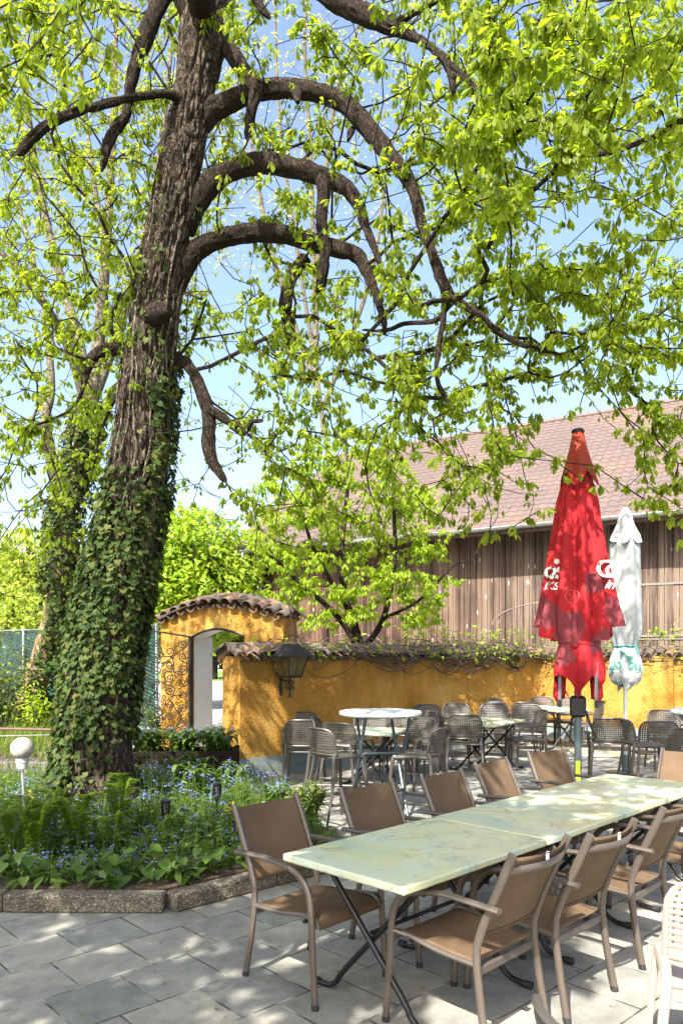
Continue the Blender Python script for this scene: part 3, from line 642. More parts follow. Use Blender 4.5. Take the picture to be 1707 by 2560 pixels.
# ================================================================== furniture
def plastic_chair(kind, m, label, cat, group):
    e = thing({'stool': 'bar_stool', 'arm': 'plastic_armchair', 'plain': 'plastic_chair'}[kind], label, cat, group=group)
    st = kind == 'stool'; sh = .70 if st else .455; w = .40 if st else .47; top = .99 if st else .885
    b0 = sh+.03 if st else sh+.085; yb = -.19; lean = .055 if st else .085; nx, nz = (15, 9) if st else (17, 11)
    def bk(u, v):
        hw = w/2*(1-.16*max(0, (v-.62)/.38)**2.6); a = 2*u-1
        return V((a*hw, yb-lean*v-.03+.05*a*a*abs(a), b0+(top-b0)*v-.025*abs(a)**5*max(0, v-.5)*2))
    def cuts(n, web): return np.concatenate([[0], np.cumsum([web, 1]*n+[web])])/((n+1)*web+n)
    cu_, cv_ = cuts(nx, 1.75), cuts(nz, 1.5); nu, nv = 2*nx+1, 2*nz+1
    mb = MB(); mb.grid(lambda u, v: bk(.01+.98*cu_[round(u*nu)], .02+.965*cv_[round(v*nv)]), nu, nv, skip=lambda i, j: i % 2 and j % 2 and j > 2)
    mb.build('backrest', m, e, solid=.007)
    mb = MB(); rim = [bk(0, v) for v in np.linspace(0, .93, 8)]+[bk(.02, .985), bk(.07, 1.0)]+[bk(u, 1.0) for u in np.linspace(.15, .85, 8)]+[bk(.93, 1.0), bk(.98, .985)]+[bk(1, v) for v in np.linspace(.93, 0, 8)]
    mb.tube(rim, .0125, 6); mb.tube([bk(u, .0) for u in np.linspace(0, 1, 9)], .011, 6); mb.build('back_frame', m, e)
    d0, d1 = -.20, .205 if st else .235
    def seat(u, v):
        a = 2*u-1; y = d0+(d1-d0)*v; z = sh-.012*(1-a*a)*(1-(2*v-1)**2)*1.6-.02*max(0, (v-.82)/.18)**2
        return V((a*(w/2-.005)*(1-.04*v), y, z))
    mb = MB(); mb.grid(seat, 10, 10); mb.build('seat', m, e, solid=.022)
    mb = MB(); mb.tube([seat(0, 0), seat(0, .5), seat(0, 1)], .017, 6); mb.tube([seat(1, 0), seat(1, .5), seat(1, 1)], .017, 6); mb.tube([seat(u, 1)-V((0, 0, .005)) for u in np.linspace(0, 1, 6)], .018, 6); mb.build('seat_frame', m, e)
    sp = .05 if st else .025
    for sx in (-1, 1):
        hw = w/2; mb = MB()
        mb.tube(curve([(sx*(hw+sp*.8), yb-.10-sp, 0), (sx*(hw+.015), yb-.045, sh*.6), (sx*(hw-.004), yb-.012, sh), (sx*(hw-.002), bk(0, .05).y, bk(0, .05).z)], 4), lerpl([.0135, .019, .021, .016], 13), 8, flat=.85); mb.build('leg', m, e)
        mb = MB(); fw = d1-.01
        if kind == 'arm':
            az = .665; pts = [(sx*(hw+.005), yb-.04, az+.005), (sx*(hw+.035), -.05, az+.004), (sx*(hw+.045), .10, az-.005), (sx*(hw+.04), .19, az-.05), (sx*(hw+.03), .225, sh+.03), (sx*(hw+.045), fw+.03, 0)]
            mb.tube(curve(pts[:5], 4), .017, 8, flat=.8); mb.build('armrest', m, e); mb = MB()
            mb.tube(curve([pts[4], (sx*(hw+.035), fw+.01, .22), pts[5]], 4), lerpl([.02, .0135], 9), 8); mb.build('leg', m, e)
        else:
            mb.tube(curve([(sx*(hw-.02), fw-.02, sh-.004), (sx*(hw-.008), fw+.012, sh-.05), (sx*(hw+.01), fw+.02+sp*.4, sh*.5), (sx*(hw+sp*.9), fw+.03+sp, 0)], 4), lerpl([.02, .021, .017, .0135], 13), 8); mb.build('leg', m, e)
    if st:
        for a, b in (((-.235, .245, .30), (.235, .245, .30)), ((-.232, -.24, .24), (.232, -.24, .24)), ((-.235, .235, .24), (-.232, -.235, .24)), ((.235, .235, .24), (.232, -.235, .24))):
            mb = MB(); mb.tube([a, b], .016, 8); mb.build('foot_rest', m, e)
    return e
def sling_chair(label):
    e = thing('sling_armchair', label, 'armchair', group='brown sling armchairs around the long marble table'); T, S_ = M['taupe'], M['sling']
    def side(z):  # rear upright: y over height
        return float(np.interp(z, [0, .2, .40, .48, .56, .70, .90], [-.275, -.235, -.205, -.208, -.232, -.292, -.385]))
    zs = [0, .1, .2, .3, .38, .43, .48, .53, .6, .68, .78, .905]
    for sx in (-1, 1):
        mb = MB(); mb.tube([(sx*(.243-.01*min(1, z/.5)), side(z), z) for z in zs], .0155, 10, ref=(1, 0, 0), flat=1.25); l = mb.build('leg', T, e)
        cp = MB(); cp.tube([(sx*.243, -.2752, 0), (sx*.243, -.268, .028)], .0168, 10, ref=(1, 0, 0), flat=1.22); cp.build('foot_cap', M['rubber'], l)
        fp = curve([(sx*.268, .285, 0), (sx*.266, .265, .25), (sx*.264, .25, .47), (sx*.262, .225, .565), (sx*.26, .165, .628), (sx*.258, .09, .655)], 5)
        mb = MB(); mb.tube(fp, .0155, 10, ref=(1, 0, 0), flat=1.2); l = mb.build('leg', T, e)
        cp = MB(); cp.tube([(sx*.268, .2852, 0), (sx*.2678, .282, .028)], .0168, 10, ref=(1, 0, 0), flat=1.2); cp.build('foot_cap', M['rubber'], l)
        mb = MB(); mb.tube(curve([(sx*.258, .095, .655), (sx*.257, -.06, .672), (sx*.255, -.20, .668), (sx*.255, -.335, .662)], 5), [.0215]*16, 10, ref=(1, 0, 0), flat=.62); mb.build('armrest', T, e)
        mb = MB(); mb.tube(curve([(sx*.232, -.2, .395), (sx*.236, 0, .405), (sx*.236, .18, .432), (sx*.234, .245, .425), (sx*.232, .272, .385)], 4), .014, 8); mb.build('seat_rail', T, e)
        mb = MB(); mb.tube([(sx*.234, .16, .425), (sx*.264, .247, .44)], .011, 6); mb.build('brace', T, e)
    mb = MB(); mb.grid(lambda u, v: V(((u-.5)*.462, float(np.interp(v, [0, .8, .92, 1], [-.195, .2, .262, .277])), float(np.interp(v, [0, .8, .92, 1], [.402, .436, .42, .375]))-.016*(1-(2*u-1)**2)*(1-abs(2*v-1)**2))), 14, 16); mb.build('seat', S_, e, solid=.004)
    def bs(u, v):
        z = .515+.37*v; a = 2*u-1; return V((a*.2265, side(z)-.045*(1-a*a)*(.35+.65*v)+.004, z-.004*(1-a*a)))
    mb = MB(); mb.grid(bs, 18, 14); bkk = mb.build('backrest', S_, e, solid=.004)
    hm = MB()
    for v0 in (.05, .955): hm.tube([bs(u, v0)+V((0, -.004, 0)) for u in np.linspace(.03, .97, 12)], .0016, 4)
    hm.build('seam', M['rubber'], bkk)
    mb = MB(); mb.tube([V((a*.234, side(.825)-.055*(1-a*a)-.012, .832)) for a in np.linspace(-1, 1, 13)], .0165, 8, ref=(0, 0, 1), flat=.45); mb.build('top_rail', T, e)
    mb = MB(); mb.bbox((0, -.205, .365), (.455, .02, .04), .006); mb.build('cross_bar', T, e)
    mb = MB(); mb.tube([(-.234, .17, .395), (.234, .17, .395)], .011, 6); mb.build('stretcher', M['rubber'], e)
    mb = MB(); p = bs(.5, .96); mb.bbox((p.x-.01, p.y-.006, p.z), (.026, .003, .036), .001); mb.build('care_tag', M['tag'], e); return e
def xleg(mb, x, ytop, yfoot, ztop, r=.0155):
    s = 1 if yfoot > ytop else -1
    mb.tube(curve([(x, ytop-s*.0, ztop), (x, ytop+s*.05, ztop-.09), (x, yfoot-s*.13, .15), (x, yfoot-s*.06, .06), (x, yfoot, .024), (x, yfoot+s*.1, .02)], 5), r, 10)
def marble_table(name, label, lx, ly, group, h=.735):
    e = thing(name, label, 'table', group=group)
    mb = MB(); mb.bbox((0, 0, h-.019), (lx-.004, ly-.004, .038), .008); mb.build('tabletop', M['marble'], e, smooth=False)
    for sx in (-1, 1):
        x = sx*(lx/2-.25)
        mb = MB(); xleg(mb, x, -ly*.36, ly*.40, h-.045); f = mb.build('leg', M['black'], e); c = MB(); c.tube([(x, ly*.40+.07, .0205), (x, ly*.40+.112, .0205)], .0205, 10); c.build('foot_cap', M['rubber'], f)
        x += .034*sx; mb = MB(); xleg(mb, x, ly*.36, -ly*.40, h-.045); f = mb.build('leg', M['black'], e); c = MB(); c.tube([(x, -ly*.40-.07, .0205), (x, -ly*.40-.112, .0205)], .0205, 10); c.build('foot_cap', M['rubber'], f)
    for y in (-ly*.33, ly*.33):
        mb = MB(); mb.box((0, y, h-.055), (lx-.3, .03, .025)); mb.build('rail', M['black'], e, smooth=False)
    mb = MB(); mb.tube([(-(lx/2-.24), 0.01, .375), (lx/2-.24, 0.01, .375)], .011, 8); mb.build('stretcher', M['black'], e); return e
def place(o, x, y, rz): o.location = (x, y, 0); o.rotation_euler = (0, 0, rz); return o
T0 = V((-.30, 3.766, 0)); TU, TV = V((.705, .709, 0)), V((.709, -.705, 0)); tang = math.atan2(TU.y, TU.x)
def tp(u, v): p = T0+TU*u+TV*v; return p.x, p.y
G1 = 'marble topped folding tables set end to end'
t0 = marble_table('marble_table', 'nearest pale green marble folding table with a blue green near corner', 1.2, .8, G1)
p = tp(.6, .4); place(t0, *p, tang)
p = tp(1.802, .402); dup(t0, (*p, 0), tang, 'middle pale green marble folding table of the long row of three')
p = tp(3.004, .398); dup(t0, (*p, 0), tang, 'farthest marble folding table of the long row of three near the red parasol')
sc = sling_chair('nearest brown sling armchair on the planted bed side of the long table')
fU = head(TV.x, TV.y); fD = head(-TV.x, -TV.y)
p = tp(.30, -.09); place(sc, *p, fU+.03)
for u, v, a, lb in ((1.07, -.04, -.02, 'second brown sling armchair from the left on the far side of the long table'), (1.82, 0, .02, 'third brown sling armchair from the left on the far side of the long table'),
                    (2.60, -.10, .05, 'fourth brown sling armchair from the left on the far side of the long table'), (3.42, -.14, -.18, 'brown sling armchair on the far side of the long table next to the parasol pole')):
    p = tp(u, v); dup(sc, (*p, 0), fU+a, lb)
for u, v, a, lb in ((.47, .80, .0, 'brown sling armchair seen from behind at the near end of the long table'), (1.03, .865, -.01, 'brown sling armchair seen from behind, second from the left in the near row'),
                    (1.87, .85, .03, 'brown sling armchair seen from behind, third in the near row, sunlit seat'), (2.72, .84, -.03, 'brown sling armchair seen from behind cut by the right picture edge')):
    p = tp(u, v); dup(sc, (*p, 0), fD+a, lb)
p = tp(3.88, .42); dup(sc, (p[0]+.03, p[1], 0), head(-TU.x, -TU.y)+.05, 'brown sling armchair at the far end of the long table in shade')
# plastic chairs and stools
GA, GS = 'dove grey perforated plastic chairs', 'dove grey perforated bar stools'
ar = plastic_chair('arm', M['dove'], 'x', 'chair', GA); pl = plastic_chair('plain', M['dove'], 'x', 'chair', GA); stl = plastic_chair('stool', M['dove'], 'x', 'bar stool', GS)
used = set()
def pc(proto, x, y, hx, hy, lb, yb=.2):
    """x, y: middle of the backrest; the chair's own centre lies yb ahead"""
    n = math.hypot(hx, hy); hx, hy = hx/n, hy/n; q = (x+hx*yb, y+hy*yb, 0); rz = head(hx, hy)
    if proto.name not in used: used.add(proto.name); proto.location = q; proto.rotation_euler = (0, 0, rz); proto['label'] = lb; return proto
    return dup(proto, q, rz, lb)
pc(pl, -.50, 9.86, .05, 1, 'grey plastic chair without arms beside the yellow wall plinth, seen from behind')
pc(ar, -.58, 11.0, .1, -1, 'grey plastic chair showing behind another chair close to the lantern end of the wall')
pc(stl, -.20, 7.62, .75, .65, 'grey bar stool left of the round bar table with its perforated back to the viewer')
pc(stl, -.27, 8.85, 1, -.15, 'paler lit grey bar stool behind the left stool of the round bar table')
pc(stl, .97, 7.66, -.88, .45, 'grey bar stool right of the round bar table with sun on its back')
pc(ar, -.02, 9.40, .45, .9, 'grey plastic armchair at the near left corner of the small square marble table')
pc(ar, 1.06, 10.02, -.72, -.66, 'grey armchair right of the round bar table facing left, behind the right bar stool')
pc(ar, .42, 10.95, .02, -1, 'grey plastic chair glimpsed below the bar top on the wall side, left one')
pc(ar, .86, 11.1, -.1, -1, 'grey plastic chair glimpsed below the bar top on the wall side, right one')
pc(ar, 1.22, 11.15, -.6, -.8, 'grey plastic chair mostly hidden behind the armchair right of the round bar table')
pc(ar, 1.42, 11.45, .85, .5, 'grey armchair at the left end of the second marble table, turned to the right')
pc(ar, 1.46, 12.75, .2, -1, 'dark grey chair nearest the wall behind the left end of the second marble table')
pc(ar, 2.0, 13.1, -.05, -1, 'bluish grey chair facing out behind the second marble table, left one')
pc(ar, 1.76, 10.72, .18, 1, 'sunlit grey armchair at the near side of the second marble table seen from behind')
pc(ar, 3.02, 11.5, -.95, -.12, 'brownish grey armchair at the right end of the second marble table facing left')
pc(ar, 2.62, 12.95, -.25, -1, 'bluish grey chair facing out at the far side of the second marble table, middle one')
pc(ar, 3.16, 12.75, -.2, -1, 'bluish grey chair facing out at the far side of the second marble table, right one')
pc(ar, 2.76, 13.55, .2, 1, 'grey chair back to back with the middle bluish chair, turned to the wall table')
pc(ar, 3.3, 13.5, .1, 1, 'grey chair back to back with the right bluish chair, turned to the wall table')
pc(ar, 3.0, 14.5, .6, -.8, 'grey chair in the wall corner left of the third marble table')
pc(ar, 4.02, 15.05, -.1, -1, 'grey chair facing out between the third marble table and the sunlit wall')
pc(ar, 4.5, 14.85, -.15, -1, 'grey chair facing out behind the red parasol close to the sunlit wall')
pc(ar, 4.70, 13.75, -1, .05, 'brown lit grey armchair facing left just right of the red parasol')
pc(ar, 3.62, 10.1, .3, .95, 'dark grey armchair seen from behind between the two parasol poles')
pc(stl, 3.32, 8.68, 1, -.06, 'grey bar stool with smooth side in front of the white parasol pole')
pc(ar, 4.07, 9.66, .16, .98, 'dark grey chair with a see-through perforated back right of the smooth-sided stool')
pc(ar, 4.92, 11.45, -.1, -1, 'bluish grey chair facing out near the right picture edge with a bright spot')
pc(ar, 5.42, 11.9, -.3, -1, 'grey chair whose top edge shows behind the right edge bluish chair')
pc(ar, 5.45, 10.85, -1, -.2, 'sun-bleached grey chair cut by the right picture edge below the white bar top')
pc(stl, 3.5, 7.58, .6, .8, 'grey bar stool cut by the right picture edge behind the dark brown chair')
cw = plastic_chair('plain', M['sunplast'], 'dove grey perforated plastic chair, sunlight painted in as pale colour, cut by the right picture edge in front', 'chair', GA); cw.location = (1.535, 3.02, 0); cw.rotation_euler = (0, 0, head(.30, .95))
c2 = plastic_chair('arm', M['dove'], 'x', 'chair', GA); c2['label'] = 'grey plastic chair corner rising from the bottom picture edge in full sun'; c2.location = (.785, 1.755, 0); c2.rotation_euler = (0, 0, head(1, .18))
G2 = 'marble topped tables in the back of the terrace'
sq = marble_table('square_table', 'small green marble folding table below the round bar table', .8, .8, G2); place(sq, .42, 10.02, math.atan2(.915, .40))
m2 = marble_table('marble_table', 'green marble folding table in the middle of the terrace ringed by bluish chairs', 1.2, .8, G2); place(m2, 2.19, 11.38, math.atan2(.81, .58))
dup(m2, (3.95, 14.2, 0), math.atan2(-.89, .46), 'pale sunlit marble folding table by the yellow wall left of the red parasol')
dup(sq, (5.3, 10.1, 0), R(35), 'marble folding table at the right picture edge below the white bar top')
def bar_table(label):
    e = thing('bar_table', label, 'bar table', group='round white bar tables'); h = 1.12
    mb = MB(); mb.lathe([(.405, h-.05), (.435, h-.045), (.45, h-.03), (.45, h-.008), (.443, h), (.2, h+.001), (.001, h+.001)], n=48); mb.build('tabletop', plain('white_tabletop', (.55, .63, .64), .35, var=.06), e)
    for sx in (-1, 1):
        for s in (-1, 1):
            mb = MB(); x = sx*(.22+.02*s); mb.tube(curve([(x, -s*.30, h-.05), (x, -s*.05, h*.60), (x, s*.08, h*.42), (x, s*.36, .03), (x, s*.42, .015)], 5), .0175, 10); mb.build('leg', M['greypole'], e)
    mb = MB(); mb.tube(curve([(-.24, -.22, h*.86), (-.24, -.10, h*.62), (-.2, -.085, h*.60), (0, -.085, h*.6), (.2, -.085, h*.60), (.24, -.10, h*.62), (.24, -.22, h*.86)], 4), .014, 8); mb.build('yoke', M['greypole'], e)
    for y in (-.39, .39): 
        mb = MB(); mb.tube([(-.25, y, .02), (.25, y, .02)], .014, 8); mb.build('floor_bar', M['greypole'], e)
    mb = MB(); mb.box((0, 0, h-.062), (.5, .3, .024)); mb.build('bracket', M['greypole'], e, smooth=False); return e
b1 = bar_table('round white bar table on crossed dark legs among the bar stools'); place(b1, .425, 8.2, R(12))
dup(b1, (4.14, 8.35, 0), R(50), 'round white bar table cut by the right picture edge')
lb_ = thing('loose_tabletop', 'green marble tabletop lying on the paving between the parasols', 'tabletop', (4.62, 13.1, 0), R(-8))
mb = MB(); mb.bbox((0, 0, .03), (1.2, .95, .045), .008); mb.build('slab', M['marble'], lb_, smooth=False)
mb = MB(); mb.box((.0, 0, .004), (1.1, .85, .006)); mb.build('underside', plain('board_brown', (.2, .13, .08), .7), lb_, smooth=False)
# ---------------------------------------------------------------- parasols
def red_mat():
    m, nt, b = mat('red_canvas'); v = coords(nt)
    sh = N(nt, 'VectorMath', operation='ADD'); L(nt, v, sh.inputs[0]); sh.inputs[1].default_value = (.13, .0, .21)
    sx = N(nt, 'SeparateXYZ'); L(nt, v, sx.inputs[0]); d = None
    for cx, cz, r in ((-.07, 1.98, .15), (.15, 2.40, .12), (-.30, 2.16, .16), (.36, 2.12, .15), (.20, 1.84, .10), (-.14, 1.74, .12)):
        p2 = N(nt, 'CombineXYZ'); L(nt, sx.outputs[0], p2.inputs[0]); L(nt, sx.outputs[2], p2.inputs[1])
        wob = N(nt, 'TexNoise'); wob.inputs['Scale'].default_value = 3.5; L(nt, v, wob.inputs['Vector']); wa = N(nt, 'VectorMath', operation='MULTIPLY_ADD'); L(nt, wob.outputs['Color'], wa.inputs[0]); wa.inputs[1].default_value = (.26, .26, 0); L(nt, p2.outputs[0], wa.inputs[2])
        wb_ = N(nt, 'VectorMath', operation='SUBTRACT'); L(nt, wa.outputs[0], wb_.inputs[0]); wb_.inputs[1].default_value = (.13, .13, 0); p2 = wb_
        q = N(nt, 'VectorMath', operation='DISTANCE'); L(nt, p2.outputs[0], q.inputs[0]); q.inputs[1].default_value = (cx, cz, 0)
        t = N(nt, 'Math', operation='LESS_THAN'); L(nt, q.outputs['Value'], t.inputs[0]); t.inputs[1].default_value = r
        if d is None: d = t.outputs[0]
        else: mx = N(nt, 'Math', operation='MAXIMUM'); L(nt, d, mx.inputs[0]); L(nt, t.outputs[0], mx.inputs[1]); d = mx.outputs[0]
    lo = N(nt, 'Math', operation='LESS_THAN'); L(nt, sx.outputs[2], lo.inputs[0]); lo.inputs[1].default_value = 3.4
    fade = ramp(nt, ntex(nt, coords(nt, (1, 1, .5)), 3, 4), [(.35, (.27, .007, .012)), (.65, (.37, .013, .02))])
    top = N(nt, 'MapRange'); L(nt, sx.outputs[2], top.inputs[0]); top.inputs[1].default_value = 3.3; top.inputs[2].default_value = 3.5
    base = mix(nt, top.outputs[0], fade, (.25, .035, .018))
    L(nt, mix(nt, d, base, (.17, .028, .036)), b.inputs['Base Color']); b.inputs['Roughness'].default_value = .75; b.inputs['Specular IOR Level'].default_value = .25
    bump(nt, b, ntex(nt, v, 9, 4), .25, .02); return m
def white_mat():
    m, nt, b = mat('white_canvas'); v = coords(nt); f = ntex(nt, coords(nt, (1, 1, .4)), 6, 6, .7)
    L(nt, ramp(nt, f, [(.3, (.20, .22, .215)), (.55, (.32, .345, .34)), (.75, (.43, .455, .45))]), b.inputs['Base Color']); b.inputs['Roughness'].default_value = .8; bump(nt, b, ntex(nt, v, 8, 5), .4, .02); return m
def cloth(prof, amp, nf, flat, zb, zt, ph=0, hem=None, n=120, nv=70):
    """draped tube of cloth: prof = [(z, r)] top down; amp(z) fold depth"""
    zs = [q[0] for q in prof][::-1]; rs = [q[1] for q in prof][::-1]
    def f(th, z):
        r = float(np.interp(z, zs, rs)); a = amp(z)
        c = math.cos(nf*th+ph+.35*math.sin(2*th+z*1.1)); c = math.copysign(abs(c)**.7, c) if c < 0 else c**1.6
        r *= 1+a*c+.25*a*math.sin(3*th+1.3+z)
        return V((r*math.cos(th), r*math.sin(th)*flat, z))
    def g(u, v):
        th = 2*PI*u; b = hem(th) if hem else zb; z = zt+(b-zt)*v; return f(th, z)
    mb = MB(); mb.grid(g, n, nv); return mb, f
def on_front(f, x, z, off=.012):
    best = None
    for k in range(181):
        th = PI+PI*k/180; q = f(th, z)
        sc_ = abs(q.x-x)*8+q.y*.6
        if best is None or sc_ < best[0]: best = (sc_, q)
    q = best[1]; return V((x, q.y-off, z))
def letters(body, x, z, size, f, name, m, parent, shear=0, rot=0, off=.012):
    cu = bpy.data.curves.new('txt', 'FONT'); cu.body = body; cu.size = size; cu.align_x = 'CENTER'; cu.shear = shear; cu.offset = size*.02
    to = bpy.data.objects.new('txt', cu); C.objects.link(to); dg = bpy.context.evaluated_depsgraph_get(); dg.update()
    me = to.evaluated_get(dg).to_mesh(); c, s = math.cos(rot), math.sin(rot)
    raw = [v.co for v in me.vertices]; mb = MB()
    mb.add([on_front(f, x+v.x*c-v.y*s, z+v.x*s+v.y*c, off) for v in raw], [tuple(q.vertices) for q in me.polygons])
    to.evaluated_get(dg).to_mesh_clear(); bpy.data.objects.remove(to); bpy.data.curves.remove(cu)
    return mb.build(name, m, parent, smooth=False)
rp = thing('red_parasol', 'closed red parasol with white lettering and dark blots on a grey pole', 'parasol', (2.266, 7.2, 0), -math.atan2(2.266, 7.2))
RM = red_mat(); LM = plain('lettering_white', (.68, .72, .68), .7, var=.05); EM = plain('emblem_pink', (.42, .1, .09), .7, var=.03)
mb = MB(); mb.tube([(0, 0, 0), (0, 0, 3.87)], .034, 16); mb.build('pole', M['greypole'], rp)
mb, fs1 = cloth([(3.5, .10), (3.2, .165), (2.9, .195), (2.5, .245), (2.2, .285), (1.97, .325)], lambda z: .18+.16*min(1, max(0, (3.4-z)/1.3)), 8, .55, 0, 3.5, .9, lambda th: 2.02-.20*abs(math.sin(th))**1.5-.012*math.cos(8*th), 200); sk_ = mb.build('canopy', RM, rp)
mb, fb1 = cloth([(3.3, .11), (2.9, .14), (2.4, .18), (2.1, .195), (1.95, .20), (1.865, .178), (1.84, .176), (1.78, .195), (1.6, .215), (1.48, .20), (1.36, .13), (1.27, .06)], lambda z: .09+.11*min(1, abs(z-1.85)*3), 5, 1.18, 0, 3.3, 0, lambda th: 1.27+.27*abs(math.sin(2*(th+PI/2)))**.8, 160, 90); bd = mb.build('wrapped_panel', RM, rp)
mb, fv = cloth([(3.875, .05), (3.7, .085), (3.5, .14), (3.3, .19), (3.1, .2)], lambda z: .06+.07*min(1, max(0, (3.8-z)/.5)), 5, .95, 0, 3.875, .4, lambda th: 3.40-.07*math.cos(4*th+.4), 120, 24); mb.build('vent_cap', RM, rp)
mb = MB(); mb.lathe([(.0, 3.86), (.06, 3.865), (.062, 3.885), (.045, 3.90), (.0, 3.905)], n=20); mb.build('finial', M['black'], rp)
mb = MB(); mb.tube([fb1(t, 1.85)+V((math.cos(t)*.008, math.sin(t)*.008, .012*math.sin(t*2))) for t in np.linspace(0, 2*PI, 80)], .018, 6, ref=(0, 0, 1), flat=.25); mb.build('strap', RM, rp)
mb = MB(); mb.bbox((0, -.02, 1.24), (.15, .15, .2), .02); mb.build('crank_housing', M['black'], rp, smooth=False)
mb = MB(); mb.tube(curve([(.07, 0, 1.2), (.12, -.03, 1.05), (.16, -.03, .96), (.13, -.02, .93), (.06, 0, 1.0)], 5), .012, 8); mb.build('crank_handle', M['black'], rp)
for sx in (-1, 1):
    mb = MB(); mb.box((sx*.165, -.1, 1.46), (.028, .02, .40)); r_ = mb.build('rib', M['greypole'], rp, smooth=False); c = MB(); c.box((sx*.165, -.1, 1.27), (.036, .028, .07)); c.build('end_cap', M['black'], r_, smooth=False)
    mb = MB(); mb.grid(lambda u, v: V((sx*(.10+.11*u+.02*v), -.06+.10*abs(u-.45), 1.62-(.40-.14*abs(u-.7)-.08*u)*v)), 6, 6); mb.build('canopy_flap', RM, rp, solid=.004)
mb = MB(); mb.lathe([(.0, 0), (.28, 0), (.28, .05), (.06, .07), (.05, .3), (.0, .3)], n=24); mb.build('base', M['greypole'], rp)
mb = MB(); mb.box((-.0, -.036, .62), (.042, .003, .20)); st_ = mb.build('sticker', plain('lime_sticker', (.6, .75, .02), .5, var=.05), rp, smooth=False)
letters('C', .235, 2.465, .24, fs1, 'lettering', LM, rp, 0, -.1); letters('o', .30, 2.48, .22, fs1, 'lettering', LM, rp, 0, -.1); letters('in', .28, 2.36, .12, fs1, 'lettering', LM, rp, .3, -.2)
letters('o', -.26, 2.48, .22, fs1, 'lettering', LM, rp, .1, -.05); letters('.s', -.19, 2.46, .25, fs1, 'lettering', LM, rp, .1, -.05); letters('IKS', -.25, 2.36, .10, fs1, 'lettering', LM, rp, .2, -.12); letters('\u00ae', -.19, 2.60, .06, fs1, 'lettering', LM, rp)
mb = MB(); mb.tube([on_front(fb1, -.05+.063*math.cos(t), 2.28+.063*math.sin(t), .006) for t in np.linspace(0, 2*PI, 32)], .004, 5)
for ln in (((-.06, 2.25), (-.03, 2.31)), ((-.03, 2.31), (-.015, 2.29)), ((-.08, 2.31), (-.04, 2.275)), ((-.05, 2.25), (-.03, 2.27))): mb.tube([on_front(fb1, a, b, .006) for a, b in ln], .004, 5)
mb.build('emblem', EM, rp)
wp = thing('white_parasol', 'closed white parasol with green lettering tied at the bottom on a pale pole', 'parasol', (4.08, 10.8, 0), -math.atan2(4.08, 10.8))
WM = white_mat(); GM = plain('lettering_green', (.02, .22, .17), .7, var=.05)
mb = MB(); mb.tube([(0, 0, 0), (0, 0, 3.75)], .027, 14); mb.build('pole', M['palepole'], wp)
mb, fw = cloth([(3.6, .10), (3.3, .185), (2.8, .205), (2.4, .215), (2.05, .20), (1.9, .15), (1.855, .135), (1.80, .15), (1.65, .20), (1.5, .225), (1.35, .19), (1.27, .10)], lambda z: .09+.05*math.sin(z*4), 6, .9, 0, 3.6, .3, lambda th: 1.30+.06*math.sin(3*th+.5)+.05*math.cos(2*th), 140, 90); mb.build('canopy', WM, wp)
mb, fc = cloth([(3.85, .035), (3.75, .085), (3.6, .12), (3.45, .185), (3.3, .215)], lambda z: .04+.12*min(1, max(0, (3.8-z)/.4)), 5, .95, 0, 3.85, 1.0, lambda th: 3.35-.03*math.cos(4*th+1)-.02*math.sin(7*th), 100, 24); mb.build('vent_cap', WM, wp)
mb, fr = cloth([(1.84, .135), (1.7, .175), (1.55, .215), (1.42, .215), (1.30, .15)], lambda z: .10, 5, 1.0, 0, 1.84, 2.2, lambda th: 1.38+.13*math.sin(2*th+.6)+.05*math.sin(5*th), 120, 24); mb.build('rolled_hem', WM, wp)
mb = MB(); mb.tube([fw(t, 1.86)*1.0+V((math.cos(t)*.012, math.sin(t)*.012, 0)) for t in np.linspace(0, 2*PI, 60)], .014, 6); mb.tube([(.13, -.07, 1.87), (.16, -.1, 1.82), (.17, -.1, 1.74)], .012, 5); mb.build('strap', plain('teal_strap', (.02, .2, .2), .7), wp)
letters('A', -.03, 1.735, .115, fr, 'lettering', GM, wp, 0, .5, .035); letters('PE', .045, 1.645, .11, fr, 'lettering', GM, wp, 0, -.2, .035)
letters('R\u00d5', -.10, 1.54, .125, fr, 'lettering', GM, wp, 0, .7, .035); letters('QU', .105, 1.54, .12, fr, 'lettering', GM, wp, 0, -.3, .035)
mb = MB(); mb.lathe([(.0, 0), (.25, 0), (.25, .05), (.05, .07), (.045, .3), (.0, .3)], n=24); mb.build('base', M['greypole'], wp)
